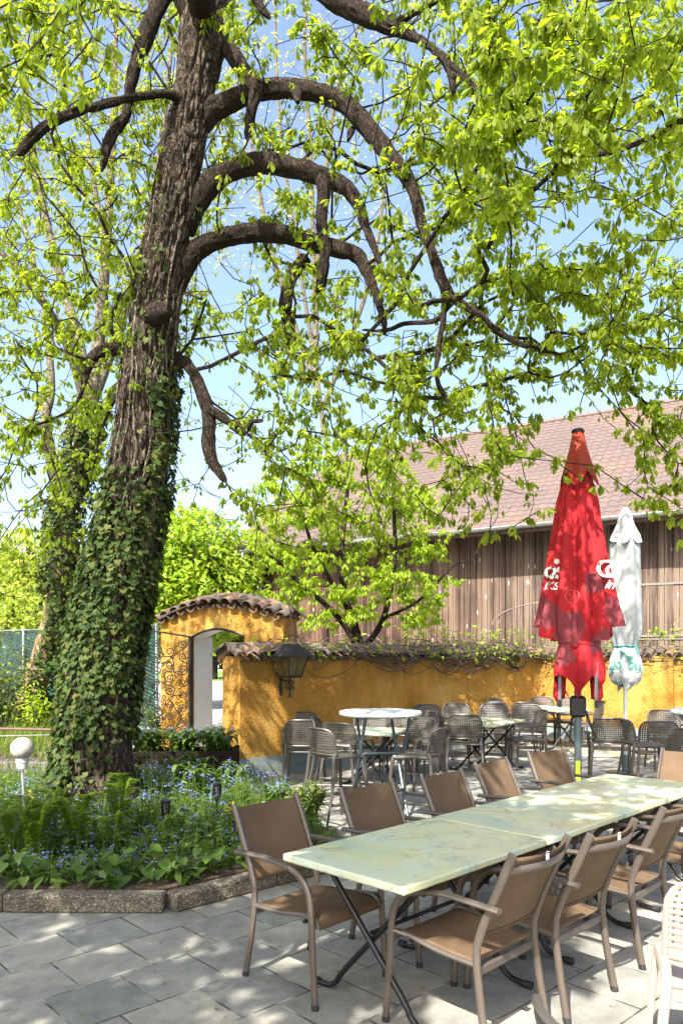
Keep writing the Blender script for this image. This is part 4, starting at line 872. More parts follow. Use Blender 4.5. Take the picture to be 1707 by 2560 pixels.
# ---------------------------------------------------------------- garden lights, planter, pot
gl = thing('globe_lamp', 'white globe garden lamp on a thin metal stake left of the ivy tree', 'lamp', (-2.89, 6.8, .1))
mb = MB(); mb.tube([(.03, 0, -.05), (-.0, 0, .62)], .0125, 8); mb.build('pole', M['aluminium'], gl)
mb = MB(); mb.lathe([(.0, .60), (.045, .605), (.05, .66), (.055, .66), (.055, .70), (.0, .70)], n=24); mb.build('collar', plain('lamp_collar', (.45, .44, .4), .4), gl)
mb = MB(); mb.lathe([(max(.001, .102*math.sin(t)), .785-.102*math.cos(t)) for t in np.linspace(.25, PI, 22)], n=32); mb.build('globe', M['globe'], gl)
def torch(loc, label, h):
    e = thing('torch_light', label, 'garden torch', loc, group='black solar torches in the flower bed')
    mb = MB(); mb.tube([(0, 0, -.05), (0, 0, h-.16)], .008, 8); mb.build('stake', M['black'], e)
    mb = MB()
    for k in range(10):
        t = 2*PI*k/10; mb.tube([(.012*math.cos(t), .012*math.sin(t), h-.17), (.03*math.cos(t), .03*math.sin(t), h-.12), (.038*math.cos(t), .038*math.sin(t), h-.07), (.034*math.cos(t), .034*math.sin(t), h-.02)], .006, 5)
    for z, r in ((h-.045, .037), (h-.075, .038), (h-.105, .033), (h-.135, .026)): mb.tube([(r*math.cos(t), r*math.sin(t), z) for t in np.linspace(0, 2*PI, 17)], .004, 5)
    mb.build('cage', M['black'], e)
    mb = MB(); mb.lathe([(.0, h-.12), (.02, h-.12), (.022, h-.02), (.0, h-.02)], n=12); mb.build('diffuser', plain('smoky_white', (.25, .25, .24), .4), e)
    mb = MB(); mb.lathe([(.0, h-.025), (.04, h-.025), (.043, h-.01), (.03, h), (.0, h+.002)], n=20); mb.build('cap', M['black'], e); return e
torch((-1.545, 6.6, .1), 'black slotted garden torch low among the blue flowers, nearer the tree', .36)
torch((-1.16, 7.0, .1), 'taller black slotted garden torch right of the other one in the flowers', .44)
po = thing('planter_box', 'long dark brown wooden planter full of leaves before the iron gate', 'planter', (-2.08, 9.98, 0), R(4))
mb = MB()
for k in range(6): mb.bbox((0, -.24, .055+k*.078), (1.36, .03, .07), .004); mb.bbox((0, .24, .055+k*.078), (1.36, .03, .07), .004)
for sx in (-1, 1):
    for k in range(6): mb.bbox((sx*.68, 0, .055+k*.078), (.03, .446, .07), .004)
mb.build('box', M['planter'], po, smooth=False)
for sx in (-1, 1):
    for sy in (-1, 1):
        mb = MB(); mb.bbox((sx*.672, sy*.232, .25), (.06, .06, .5), .005); mb.build('post', M['planter'], po, smooth=False)
mb = MB(); mb.box((0, 0, .40), (1.3, .44, .06)); mb.build('soil', M['soil'], po, smooth=False)
pt = thing('flower_pot', 'square black flower pot in the gateway', 'pot', (-1.98, 13.1, 0), R(20))
mb = MB(); mb.add([(-.16, -.16, 0), (.16, -.16, 0), (.16, .16, 0), (-.16, .16, 0), (-.2, -.2, .42), (.2, -.2, .42), (.2, .2, .42), (-.2, .2, .42), (-.17, -.17, .42), (.17, -.17, .42), (.17, .17, .42), (-.17, .17, .42), (-.17, -.17, .36), (.17, -.17, .36), (.17, .17, .36), (-.17, .17, .36)], [(0, 1, 5, 4), (1, 2, 6, 5), (2, 3, 7, 6), (3, 0, 4, 7), (4, 5, 9, 8), (5, 6, 10, 9), (6, 7, 11, 10), (7, 4, 8, 11), (8, 9, 13, 12), (9, 10, 14, 13), (10, 11, 15, 14), (11, 8, 12, 15), (12, 13, 14, 15)]); mb.build('body', M['black'], pt, smooth=False)
mb = MB()
for k in range(14):
    a = random.uniform(0, 6.28); r = random.uniform(0, .13); mb.tube([(r*math.cos(a), r*math.sin(a), .36), (r*1.3*math.cos(a), r*1.3*math.sin(a), .55), (r*1.8*math.cos(a)+.03, r*1.8*math.sin(a), random.uniform(.62, .8))], [.006, .005, .002], 4)
mb.build('stems', M['twig'], pt)
# ================================================================== plants
def leaflet(base, dirv, nrm, ln, wd, rows, cup=.25, droop=0.0):
    """a folded leaf: two halves along the midrib"""
    d, n = V(dirv).normalized(), V(nrm); n = (n-d*n.dot(d)).normalized(); s = d.cross(n)
    vs = []; fs = []; m = len(rows)
    for i, (t, w_) in enumerate(rows):
        c = V(base)+d*(ln*t)-n*(droop*ln*t*t)
        vs += [c+s*(wd*w_)+n*(wd*w_*cup), c, c-s*(wd*w_)+n*(wd*w_*cup)]
    for i in range(m-1):
        a, b = 3*i, 3*i+3
        fs += [(a, a+1, b+1, b), (a+1, a+2, b+2, b+1)]
    return vs, fs
def join(parts):
    vs, fs = [], []
    for v, f in parts: o = len(vs); vs += v; fs += [tuple(i+o for i in q) for q in f]
    return vs, fs
def palm_leaf(n=5, droop=55, fine=True):
    """a young chestnut leaf hanging from its stalk; stalk runs along +Y, Z up"""
    ps = []; pet = random.uniform(.05, .09)
    s = .0016; ps.append(([V((-s, 0, 0)), V((s, 0, 0)), V((s, pet, .008)), V((-s, pet, .008))], [(0, 1, 2, 3)]))
    rows = [(0, .05), (.3, .30), (.68, 1.0), (.86, .78), (1, .05)] if fine else [(0, .1), (.62, 1), (1, .05)]
    for k in range(n):
        q = (k-(n-1)/2)/((n-1)/2); az = q*R(128)+random.uniform(-.12, .12); dr = R(droop+random.uniform(-14, 14)+8*abs(q))
        d = V((math.sin(az)*math.cos(dr), math.cos(az)*math.cos(dr), -math.sin(dr))); nn = V((math.sin(az)*math.sin(dr), math.cos(az)*math.sin(dr), math.cos(dr)))
        ln = (.125-.035*abs(q))*random.uniform(.9, 1.1); ps.append(leaflet((0, pet, .008), d, nn, ln, ln*.19, rows, .34, .16))
    return join(ps)
PALM = [palm_leaf(5, q) for q in (42, 54, 62, 70, 76, 58)]
PALM_C = [palm_leaf(5, q, False) for q in (46, 58, 66)]
def simple_leaf(ln, wd, cup=.2, droop=.2): return leaflet((0, 0, 0), (0, 1, 0), (0, 0, 1), ln, wd, [(0, .08), (.45, 1), (1, .05)], cup, droop)
DIAM = [simple_leaf(.1, .034, .3, .3), simple_leaf(.1, .04, .1, .5)]
# ---------------------------------------------------------------- branching by nearest-joint growth
class Skel:
    def __init__(s): s.p = []; s.par = []; s.len = []; s.r0 = []; s.main = []
    def limb(s, pts, rs, par=-1, draw=True):
        ids = []
        for q, r in zip(pts, rs):
            q = V(q); s.len.append((s.len[par]+(q-V(s.p[par])).length) if par >= 0 else 0); s.p.append(tuple(q)); s.par.append(par); s.r0.append(r); s.main.append(True); par = len(s.p)-1; ids.append(par)
        return ids
    def nearest(s, q): return int(np.argmin(np.linalg.norm(np.asarray(s.p)-np.asarray(q), axis=1)))
    def grow(s, tips, alpha=.22, step=.22, sag=.12, jit=.02, maxlen=99):
        tips = np.asarray(tips); cap = len(s.p)+len(tips)*14+50
        A = np.zeros((cap, 3)); Ln = np.zeros(cap); n = len(s.p); A[:n] = s.p; Ln[:n] = s.len
        ok = np.zeros(cap, bool); ok[:n] = [(r > 0) for r in s.r0]
        d0 = np.min(np.linalg.norm(tips[:, None]-A[None, :n], axis=2), axis=1); ends = []
        for t in np.argsort(d0):
            q = tips[t]; dist = np.linalg.norm(A[:n]-q, axis=1); cost = dist+alpha*Ln[:n]; cost[~ok[:n]] = 1e9
            j = int(np.argmin(cost)); a = V(A[j]); b = V(q); ln = (b-a).length
            if ln > maxlen: continue
            k = max(2, min(12, int(ln/step))); pj = s.par[j]
            pd = (a-V(s.p[pj])).normalized() if pj >= 0 else V((0, 0, 1))
            c1 = a+(pd*.35+(b-a).normalized()*.65)*(ln*.4)+V((0, 0, sag*ln*.4)); c2 = b-(b-a)*.28-V((0, 0, sag*ln))
            par = j
            for i in range(1, k+1):
                u = i/k; x = a*(1-u)**3+c1*(3*u*(1-u)**2)+c2*(3*u*u*(1-u))+b*u**3
                if i < k: x += V(rng.normal(0, jit, 3))
                if n >= cap-1: break
                A[n] = x; Ln[n] = Ln[par]+(x-V(A[par])).length; ok[n] = True; s.p.append(tuple(x)); s.par.append(par); s.len.append(Ln[n]); s.r0.append(0.001); s.main.append(False); par = n; n += 1
            ends.append(par)
        return ends
    def radii(s, tip=.0032, ex=.44):
        n = len(s.p); cnt = np.zeros(n); has = np.zeros(n, bool)
        for i in range(n-1, -1, -1):
            if not has[i]: cnt[i] += 1
            if s.par[i] >= 0: cnt[s.par[i]] += cnt[i]; has[s.par[i]] = True
        return tip*np.power(np.maximum(cnt, 1), ex)
    def twig_mesh(s, name, m, parent, rad, sides=4):
        mb = MB(); n = len(s.p); kids = {}
        for i in range(n):
            if not s.main[i]: kids.setdefault(s.par[i], []).append(i)
        done = set()
        for i in range(n):
            if s.main[i] or i in done: continue
            ch = [s.par[i], i]; done.add(i); c = i
            while kids.get(c):
                c = max(kids[c], key=lambda q: rad[q]); 
                if c in done: break
                done.add(c); ch.append(c)
            r = [rad[q] for q in ch]; r[0] = min(r[1]*1.15, r[0]) if r[0] > r[1] else r[1]
            mb.tube([s.p[q] for q in ch], r, sides if r[0] < .012 else 6, caps=False)
        return mb.build(name, m, parent)
    def leaves(s, ends, per, back, spread=.03):
        """leaf positions and stalk directions on the last stretch of each twig"""
        pos = []; fw = []
        for e in ends:
            c = e; tot = 0; k = 0
            while tot < back and s.par[c] >= 0 and not s.main[c]:
                a, b = V(s.p[s.par[c]]), V(s.p[c]); d = (b-a); tot += d.length; d = d.normalized()
                m = per if k == 0 else 2
                for q in range(m):
                    ang = q*2*PI/m+random.uniform(0, 6.28) if m > 2 else q*PI+random.uniform(-.5, .5)+k*1.57
                    o = d.orthogonal().normalized(); o2 = d.cross(o); f = (o*math.cos(ang)+o2*math.sin(ang))*.9+d*(.75 if k == 0 else .35)+V((0, 0, .2))
                    pos.append(tuple(b-d*random.uniform(0, .03 if k == 0 else .12))); fw.append(tuple(f))
                c = s.par[c]; k += 1
        pos, fw = np.asarray(pos), np.asarray(fw); fw[:, 2] *= .45
        fw += rng.normal(0, .12, fw.shape); up = np.tile([0, 0, 1.0], (len(pos), 1))+rng.normal(0, .16, (len(pos), 3))
        return pos, frames(fw, up)
def bumpy_tube(mb, pts, rs, n, amp, fr, furrow=0.0):
    """bark-skinned tube: ridges run along the limb"""
    acc = 0; last = None; ar = []
    for p in pts:
        if last is not None: acc += (V(p)-last).length
        last = V(p); ar.append(acc)
    def fn(i, a, p):
        r = rs[i]; q = V((math.cos(a)*r*fr, math.sin(a)*r*fr, ar[i]*fr*.22))
        b = noise.noise(q*.45)*.9+noise.noise(q)*.6
        f = 1-abs(noise.noise(q*1.9)); f2 = 1-abs(noise.noise(q*3.7+V((9, 2, 4))))
        return 1+(amp*b-furrow*(max(0, f-.72)*2.6+max(0, f2-.75)*1.6))/max(r, .02)
    mb.tube(pts, rs, n, fn=fn)
# ---------------------------------------------------------------- the big chestnut
ct = thing('chestnut_tree', 'big ivy clad chestnut tree with arching limbs leaning over the terrace', 'tree', (-2.62, 7.8, 0))
CT0 = V((-2.62, 7.8, 0))
def lay(o): o.location = -CT0; return o     # the mesh is built in world metres
tr = [(212, 1890, 240), (213, 1850, 212), (218, 1780, 176), (222, 1700, 160), (228, 1600, 156), (240, 1500, 152), (256, 1400, 154), (274, 1300, 150), (298, 1200, 140), (316, 1100, 134), (329, 1000, 126), (336, 900, 120), (344, 800, 114), (358, 700, 110), (375, 600, 106), (393, 500, 100), (410, 400, 98), (429, 300, 98), (448, 200, 96), (464, 100, 110), (478, 0, 124), (490, -120, 110), (500, -300, 95), (505, -600, 70), (500, -900, 40), (490, -1150, 12)]
def dep(y): return 7.8-.25*(1900-y)/1900
tp_ = curve([P(x, y, dep(y)) for x, y, w_ in tr], 12); tw = [w_*K/F*dep(y)/2 for x, y, w_ in tr]; trr = lerpl(tw, len(tp_))
mb = MB()
def flare(i): return 1+.35*max(0, 1-(tp_[i].z/.55))
bumpy_tube(mb, tp_, [r*flare(i) for i, r in enumerate(trr)], 110, .022, 9, .05)
lay(mb.build('trunk', M['bark'], ct))
SK = Skel(); trunk_ids = SK.limb([tuple(p) for p in tp_], [-1]*len(tp_))
for i in trunk_ids:
    if tp_[i].z > 7.6: SK.r0[i] = trr[i]
SHOWN = []
def limb(pts, ws, ds, stub=False, draw=True):
    n = len(pts); dl = lerpl(ds, n); q = curve([P(x, y, d) for (x, y), d in zip(pts, dl)], 6)
    rl = [w_*K/F*d/2 for w_, d in zip(lerpl(ws, len(q)), lerpl(ds, len(q)))]
    mb = MB(); rl[-2] *= .8; rl[-1] *= .35; bumpy_tube(mb, q, rl, 26 if ws[0] > 25 else 12, .020, 11, .018)
    lay(mb.build('limb', M['limbbark'], ct, smooth=True))
    if len(pts) > 6:
        for v in q[::2]: a_, b_ = Pr(v); SHOWN.append((a_, b_, v.y))
    j = SK.nearest(q[0]); SK.limb([tuple(v) for v in q], [(-1 if (stub or i < 4) else r) for i, r in enumerate(rl)], j); return q
limb([(440, 300), (480, 258), (520, 238), (570, 214), (640, 205), (720, 212), (790, 238), (840, 290), (890, 350), (930, 400), (952, 450), (968, 520), (990, 580), (1012, 640), (1040, 685), (1100, 722), (1140, 760), (1200, 792), (1290, 815)], [66, 52, 46, 42, 42, 41, 37, 31, 26, 25, 23, 20, 16, 8], [7.6, 7.5, 7.2, 6.8, 6.5, 6.2, 6.0])
limb([(1015, 655), (1018, 720), (1008, 800), (1002, 860), (1018, 905), (1036, 935), (1060, 955)], [20, 17, 15, 14, 10, 6], [6.55, 6.5, 6.4])
limb([(1036, 690), (1000, 735), (930, 745), (880, 760), (830, 758)], [16, 14, 12, 8], [6.55, 6.7, 6.9])
limb([(415, 520), (450, 462), (495, 412), (545, 386), (610, 376), (680, 388), (735, 405), (790, 430), (822, 470), (838, 515), (855, 560), (872, 610), (890, 660)], [74, 60, 50, 47, 46, 42, 34, 26, 21, 16, 10], [7.65, 7.6, 7.4, 7.2, 7.0])
limb([(738, 405), (742, 450), (738, 510), (746, 560), (744, 620), (726, 690)], [34, 34, 30, 28, 26, 14], [7.3, 7.3, 7.35], True)
limb([(700, 590), (668, 640), (655, 700), (664, 750), (680, 812)], [30, 32, 34, 30, 22], [7.4, 7.4, 7.45], True)
limb([(395, 660), (425, 605), (465, 565), (520, 545), (590, 536), (660, 541), (720, 560), (780, 574), (822, 590), (842, 625), (862, 670), (880, 740), (884, 770)], [66, 54, 44, 42, 42, 40, 36, 30, 24, 18, 12], [7.7, 7.6, 7.5, 7.35, 7.2])
limb([(375, 850), (415, 830), (445, 858), (470, 915), (482, 965), (480, 1020), (492, 1065), (520, 1108)], [40, 34, 28, 36, 30, 36, 27, 14], [7.7, 7.5, 7.4])
limb([(482, 940), (520, 966), (556, 992), (580, 970), (606, 966)], [26, 24, 22, 14, 8], [7.42, 7.4, 7.3])
limb([(432, 250), (400, 222), (350, 218), (280, 228), (200, 250), (130, 276), (80, 310), (42, 356)], [30, 22, 20, 20, 20, 22, 25, 20], [7.5, 7.0, 6.6])
limb([(440, -130), (385, -30), (345, 60), (318, 130), (300, 200), (292, 260), (270, 292), (248, 330), (234, 395)], [46, 46, 42, 34, 28, 22, 26, 24, 12], [7.5, 7.3, 7.1])
limb([(300, 805), (255, 800), (218, 815), (202, 850), (186, 905), (160, 945)], [34, 34, 32, 20, 10, 6], [7.7, 7.4, 7.2])
limb([(500, -200), (620, -90), (720, -40), (790, 8), (850, 36), (905, 60), (950, 85), (1000, 118), (1036, 160), (1042, 215)], [60, 56, 52, 50, 46, 40, 24, 20, 26, 16], [7.5, 7.2, 6.8, 6.3])
limb([(905, 55), (970, 20), (1040, -20), (1120, -60), (1220, -90)], [22, 18, 14, 10], [6.9, 6.4, 5.6])
limb([(1036, 150), (1090, 200), (1150, 250), (1210, 300), (1280, 330)], [16, 13, 10, 6], [6.3, 5.9, 5.4])
limb([(520, 110), (558, 160), (588, 205), (578, 255), (568, 325)], [40, 40, 36, 26, 16], [7.5, 7.35, 7.3], True)
limb([(555, -60), (580, -20), (600, 15), (622, 42)], [34, 28, 22, 12], [7.5, 7.3], True)
limb([(470, 40), (430, -120), (300, -300), (120, -420), (-120, -420)], [70, 60, 44, 30, 18], [7.5, 6.2, 4.6, 3.2])
limb([(440, 40), (300, -200), (60, -300), (-300, -260)], [50, 40, 28, 16], [7.5, 7.4, 7.4, 7.6])
limb([(500, -150), (640, -420), (860, -560), (1200, -520)], [60, 46, 34, 16], [7.5, 7.6, 7.2, 6.6])
limb([(490, -200), (420, -600), (280, -900)], [60, 40, 20], [7.5, 8.6, 9.4])
# stubs and knots
for x, y, w_, dx, dy in ((355, 722, 60, 36, -10), (680, 210, 26, 4, 26), (806, 300, 20, -6, 22), (432, 300, 26, 22, 14)):
    d = dep(y)-.34 if x < 420 else 7.1
    mb = MB(); bumpy_tube(mb, [P(x, y, d+.12), P(x+dx*.5, y+dy*.5, d), P(x+dx, y+dy, d-.03)], [w_*K/F*d/2, w_*K/F*d/2*.85, w_*K/F*d/2*.5], 14, .012, 14, .01); lay(mb.build('stub', M['limbbark'], ct))
# where the crown carries leaves: density over the crown's bulk, coarse, with metres of depth
DG = np.array([[.75, .42, .30, .30, .40, .70, .75, .75], [.62, .50, .35, .45, .42, .74, .78, .34], [.58, .58, .25, .60, .62, .62, .76, .50],
               [.60, .55, .22, .75, .80, .75, .72, .60], [.60, .50, .12, .70, .72, .60, .52, .50], [.55, .40, .10, .50, .50, .34, .38, .40], [.35, .15, .04, .14, .12, .05, .03, .02], [.05, .02, 0, 0, 0, 0, 0, 0]])
def dens(x, y):
    i, j = x/196-.5, y/196-.5; i0, j0 = int(math.floor(i)), int(math.floor(j)); fx, fy = i-i0, j-j0
    g = lambda a, b: DG[min(7, max(0, b)), min(7, max(0, a))]
    return (g(i0, j0)*(1-fx)+g(i0+1, j0)*fx)*(1-fy)+(g(i0, j0+1)*(1-fx)+g(i0+1, j0+1)*fx)*fy
tips = []
while len(tips) < NT_IN:
    x, y = random.uniform(-60, 1640), random.uniform(-40, 1480)
    if random.random() > dens(min(max(x, 0), 1567), max(y, 0)): continue
    far = random.random()
    if x > 850: d = random.uniform(4.6, 8.2) if y > 500 else random.uniform(3.9, 8.4)
    elif x > 520: d = random.uniform(5.6, 9.4)
    elif y < 260 and x < 300: d = random.uniform(4.2, 9.5)
    else: d = random.uniform(6.9, 10.5)
    q = P(x, y, d)
    if d < 5.2 and y > 620: d = random.uniform(5.4, 7.2); q = P(x, y, d)
    if q.z < 2.35: continue
    if 1240 < x < 1425 and 940 < y and d < 7.7 and random.random() < .9: continue
    if 930 < y and x < 480 and d < 7.9 and abs(x-300) < 130: continue
    if any(abs(x-a)+abs(y-b) < 46 and d < dd+.25 for a, b, dd in SHOWN) and random.random() < .9: continue
    tips.append(tuple(q))
ends = SK.grow(tips, .24, .2, .10, .018)
bare = []
while len(bare) < 620:      # thin bare shoots among the leaves
    x, y = random.uniform(-40, 1600), random.uniform(-40, 1350)
    if random.random() > dens(min(max(x, 0), 1567), max(y, 0))*.8+.15 or (900 < y and x > 1100): continue
    q = P(x, y, random.uniform(5.8, 9.5))
    if q.z > 2.6: bare.append(tuple(q))
SK.grow(bare, .10, .2, .14, .02)
for i in range(len(SK.p)):
    q = V(SK.p[i])
    if q.y > .3:
        x, y = Pr(q)
        if -60 < x < 1630 and y > -60: SK.r0[i] = -1
# unseen crown above and behind the viewer, shaped to shade the terrace
out = []
while len(out) < NT_OUT:
    q = V((random.uniform(-8, 4.5), random.uniform(-2.5, 13), random.uniform(3.6, 12.5)))
    if len(out) < NT_OUT*.72:
        g_ = (random.uniform(-3.6, 1.2), random.uniform(2.6, 7.2)) if random.random() < .62 else ((random.uniform(.3, 1.6), random.uniform(3.8, 5.4)) if random.random() < .5 else (random.uniform(.2, 3.2), random.uniform(4.9, 8))); hz = random.uniform(3.8, 7.0); lz = hz/math.tan(SUN_EL); q = V((g_[0]+SX/n_*lz, g_[1]+SY/n_*lz, hz))
    r = math.hypot(q.x+2.4, q.y-7.0); top = 12.5-.075*r*r; low = 3.8 if q.y < 4 else 6.0
    if q.z > 7.4 and q.y < 7 and random.random() < .93: continue
    if r > 10.5 or q.z > top+1 or q.z < low: continue
    if q.y > .3:
        x, y = Pr(q)
        if -160 < x < 1730 and y > -150-250/max(.6, q.y): continue
    # gaps where the sun reaches the paving
    lz = q.z/math.tan(SUN_EL); gx_, gy_ = q.x-SX/n_*lz*1.0, q.y-SY/n_*lz
    pr = .85
    if (gx_ > .3 and gy_ < 3.9) or (gx_ > 1.3 and gy_ < 4.9): pr = .0
    if gx_ > 2.4 and gy_ < 6: pr = .15
    if q.z > 8.5: pr *= .45
    if random.random() > pr: continue
    out.append(tuple(q))
ends2 = SK.grow(out, .24, .3, .08, .03)
rad = np.minimum(SK.radii(.0040, .38), .02)
lay(SK.twig_mesh('branches', M['limbbark'], ct, rad))
pos, rot = SK.leaves(ends, 4, .60)
keep = rng.random(len(pos)) < .93; pos, rot = pos[keep], rot[keep]
scl = rng.uniform(.46, .80, len(pos)); lay(scatter('crown', PALM, pos, rot, scl, M['leaf'], ct))
pos2, rot2 = SK.leaves(ends2, 4, .7)
lay(scatter('shade_crown', PALM_C, pos2, rot2, rng.uniform(.9, 1.3, len(pos2)), M['leaf'], ct))
print('crown leaves', len(pos), len(pos2), 'nodes', len(SK.p))
# ---------------------------------------------------------------- ivy
def ivy_leaf(s=1):
    o = [(0, 0), (.30, -.10), (.52, .16), (.34, .36), (.42, .62), (.16, .62), (0, 1.0), (-.16, .62), (-.42, .62), (-.34, .36), (-.52, .16), (-.30, -.10)]
    vs = [V((x*s, y*s, .10*s*(abs(x)*1.4-(y-.4)**2*.8)+random.uniform(-.02, .02)*s)) for x, y in o]+[V((0, .3*s, 0)), V((0, .62*s, .0))]
    fs = [(0, 1, 12), (1, 2, 12), (2, 3, 12), (3, 4, 13), (12, 3, 13), (4, 5, 13), (5, 6, 13), (6, 7, 13), (7, 8, 13), (8, 9, 13), (9, 12, 13), (9, 10, 12), (10, 11, 12), (11, 0, 12)]
    return vs, fs
IVY = [ivy_leaf(.085) for _ in range(4)]
def ivy_on(pts, rs, n, keepf, m, parent, s0=.42, s1=.95, off=(.01, .08), name='ivy'):
    pos, fw, up, sc_ = [], [], [], []; tries = 0
    while len(pos) < n and tries < n*12:
        tries += 1; t = random.random()*(len(pts)-1); i = int(t); f = t-i; c = V(pts[i]).lerp(V(pts[min(i+1, len(pts)-1)]), f); r = rs[i]
        a = random.uniform(0, 2*PI)
        if random.random() > keepf(c, a): continue
        o = V((math.cos(a), math.sin(a), 0)); q = c+o*(r+random.uniform(*off)); pos.append(tuple(q))
        dn = V((random.gauss(0, .55), random.gauss(0, .55), -1))+o*random.uniform(.0, .9); fw.append(tuple(dn)); up.append(tuple(o+V((random.gauss(0, .35), random.gauss(0, .35), random.gauss(.35, .3))))); sc_.append(random.uniform(s0, s1))
    return scatter(name, IVY, np.array(pos), frames(np.array(fw), np.array(up)), np.array(sc_), m, parent)
def ivk(c, a):
    z = c.z; side = math.cos(a)     # +1 right, -1 left
    front = -math.sin(a)
    n1 = noise.noise(V((math.cos(a)*1.6, math.sin(a)*1.6, z*1.1)))
    if z < .9: k = .75-(.62 if side > .25 and z < .85 else 0)
    elif z < 2.6: k = 1.0
    elif z < 3.6: k = max(.0, 1.0-(z-2.6)*.55)*(.75 if side > -.2 else .95)
    elif z < 5.0: k = (.35 if side > .55 else .06)
    else: k = .02
    if 1.75 < z < 2.7 and .25 < side < .62 and front > 0: k *= .25
    if z < 1.35 and .30 < side < .95 and front > -.2: k *= .18
    return k*(1 if n1 > -.08 else .3)
lo = [p for p in tp_ if p.z < 6.3]; lr = [trr[i]*flare(i) for i, p in enumerate(tp_) if p.z < 6.3]
o = ivy_on(lo, lr, 10500, ivk, M['ivy'], ct); lay(o)
mb = MB()
for k in range(26):      # bare ivy stems creeping up the bark
    a0 = random.uniform(-2.8, -.2); z0 = random.uniform(.6, 3.6); z1 = z0+random.uniform(1.2, 3.0); ps = []; a = a0
    for z in np.arange(z0, z1, .12):
        i = min(range(len(tp_)), key=lambda q: abs(tp_[q].z-z)); a += random.gauss(0, .07); r = trr[i]*flare(i)+.012
        ps.append(tp_[i]+V((math.cos(a)*r, math.sin(a)*r, 0)))
    mb.tube(ps, lerpl([.012, .006], len(ps)), 5)
lay(mb.build('ivy_stem', M['palebark'], ct))
# ---------------------------------------------------------------- second tree behind, ivy covered fork, pale limbs
def bgtree(name, label, base, trunk, limbs, tips_fn, n, leaf, temps, m_bark, scale, per=4, back=.8, group=None, ivy_n=0, seed=1, tipr=.006, sag=.05, twm=None, tb=None):
    e = thing(name, label, 'tree', base, 0, group); b0 = V(base); s = Skel()
    pts = curve(trunk[0], 6); rr = lerpl(trunk[1], len(pts)); mb = MB(); bumpy_tube(mb, pts, rr, 20, .012, 8, .012); q = mb.build('trunk', tb or m_bark, e); q.location = -b0
    s.limb([tuple(p) for p in pts], [-1 if i < len(pts)*.5 else r for i, r in enumerate(rr)])
    for lp, lw in limbs:
        lq = curve(lp, 6); lr_ = lerpl(lw, len(lq)); mb = MB(); mb.tube(lq, lr_, 10); q = mb.build('limb', m_bark, e); q.location = -b0; s.limb([tuple(v) for v in lq], lr_, s.nearest(lq[0]))
    tp2 = [tips_fn() for _ in range(n)]; en = s.grow(tp2, .2, .35, sag, .04)
    q = s.twig_mesh('branches', twm or M['twig'], e, s.radii(tipr, .38), 3); q.location = -b0
    if leaf:
        po_, ro_ = s.leaves(en, per, back); q = scatter('crown', temps, po_, ro_, rng.uniform(.75, 1.25, len(po_))*scale, leaf, e); q.location = -b0
    if ivy_n:
        q = ivy_on(pts, [r*1.15 for r in rr], ivy_n, lambda c, a: 1 if c.z > 2.9 or math.cos(a) > .05 else .06, M['ivy'], e, .7, 1.4, (.02, .2)); q.location = -b0
    return e
d2 = 14.0
def t2tips():
    while True:
        x, y = random.uniform(-120, 560), random.uniform(-220, 1060); d = random.uniform(11.5, 17)
        k = .9 if x < 380 else .5
        if y > 760: k *= .55
        if random.random() < k: return tuple(P(x, y, d))
tk2 = [P(66, 1640, d2), P(95, 1520, d2), P(122, 1400, d2), P(140, 1280, d2), P(150, 1180, d2), P(175, 1090, d2), P(195, 1000, d2), P(205, 930, d2)]
lm2 = [([P(205, 930, d2), P(220, 840, d2), P(235, 700, d2+.3), P(250, 480, d2+.5), P(262, 250, d2+.6), P(270, -60, d2+.8)], [.15, .13, .11, .09, .06, .03]),
       ([P(205, 950, d2), P(185, 800, d2), P(130, 600, d2+.4), P(90, 420, d2+.6), P(60, 200, d2)], [.12, .10, .08, .06, .03]),
       ([P(210, 930, d2), P(265, 780, d2), P(330, 560, d2-.6), P(370, 330, d2-1), P(400, 60, d2-1)], [.11, .09, .075, .05, .02]),
       ([P(200, 940, d2), P(150, 780, d2-.5), P(60, 640, d2-1.2), P(-60, 520, d2-1.5)], [.10, .08, .06, .03]),
       ([P(150, 1170, d2), P(118, 1050, d2), P(105, 960, d2), P(118, 880, d2+.2), P(100, 700, d2+.4), P(40, 450, d2+.5)], [.13, .12, .10, .08, .05, .02]),
       ([P(215, 900, d2), P(240, 600, d2), P(210, 380, d2+1), P(180, 80, d2+1.6)], [.09, .07, .05, .02]),
       ([P(215, 980, d2), P(262, 900, d2), P(330, 800, d2-.4), P(420, 640, d2-.8), P(470, 420, d2)], [.09, .075, .055, .04, .02])]
bgtree('ivy_tree', 'leaning tree with tan trunk, ivy collar and pale forked limbs behind the big chestnut', tuple(P(66, 1640, d2)), (tk2, [.30, .20, .15, .17, .19, .17, .16, .15]), lm2, t2tips, NT_2, M['leaf2'], PALM_C, M['palebark'], .62, 3, .7, None, 4200, twm=M['palebark'], tb=M['brownbark'])
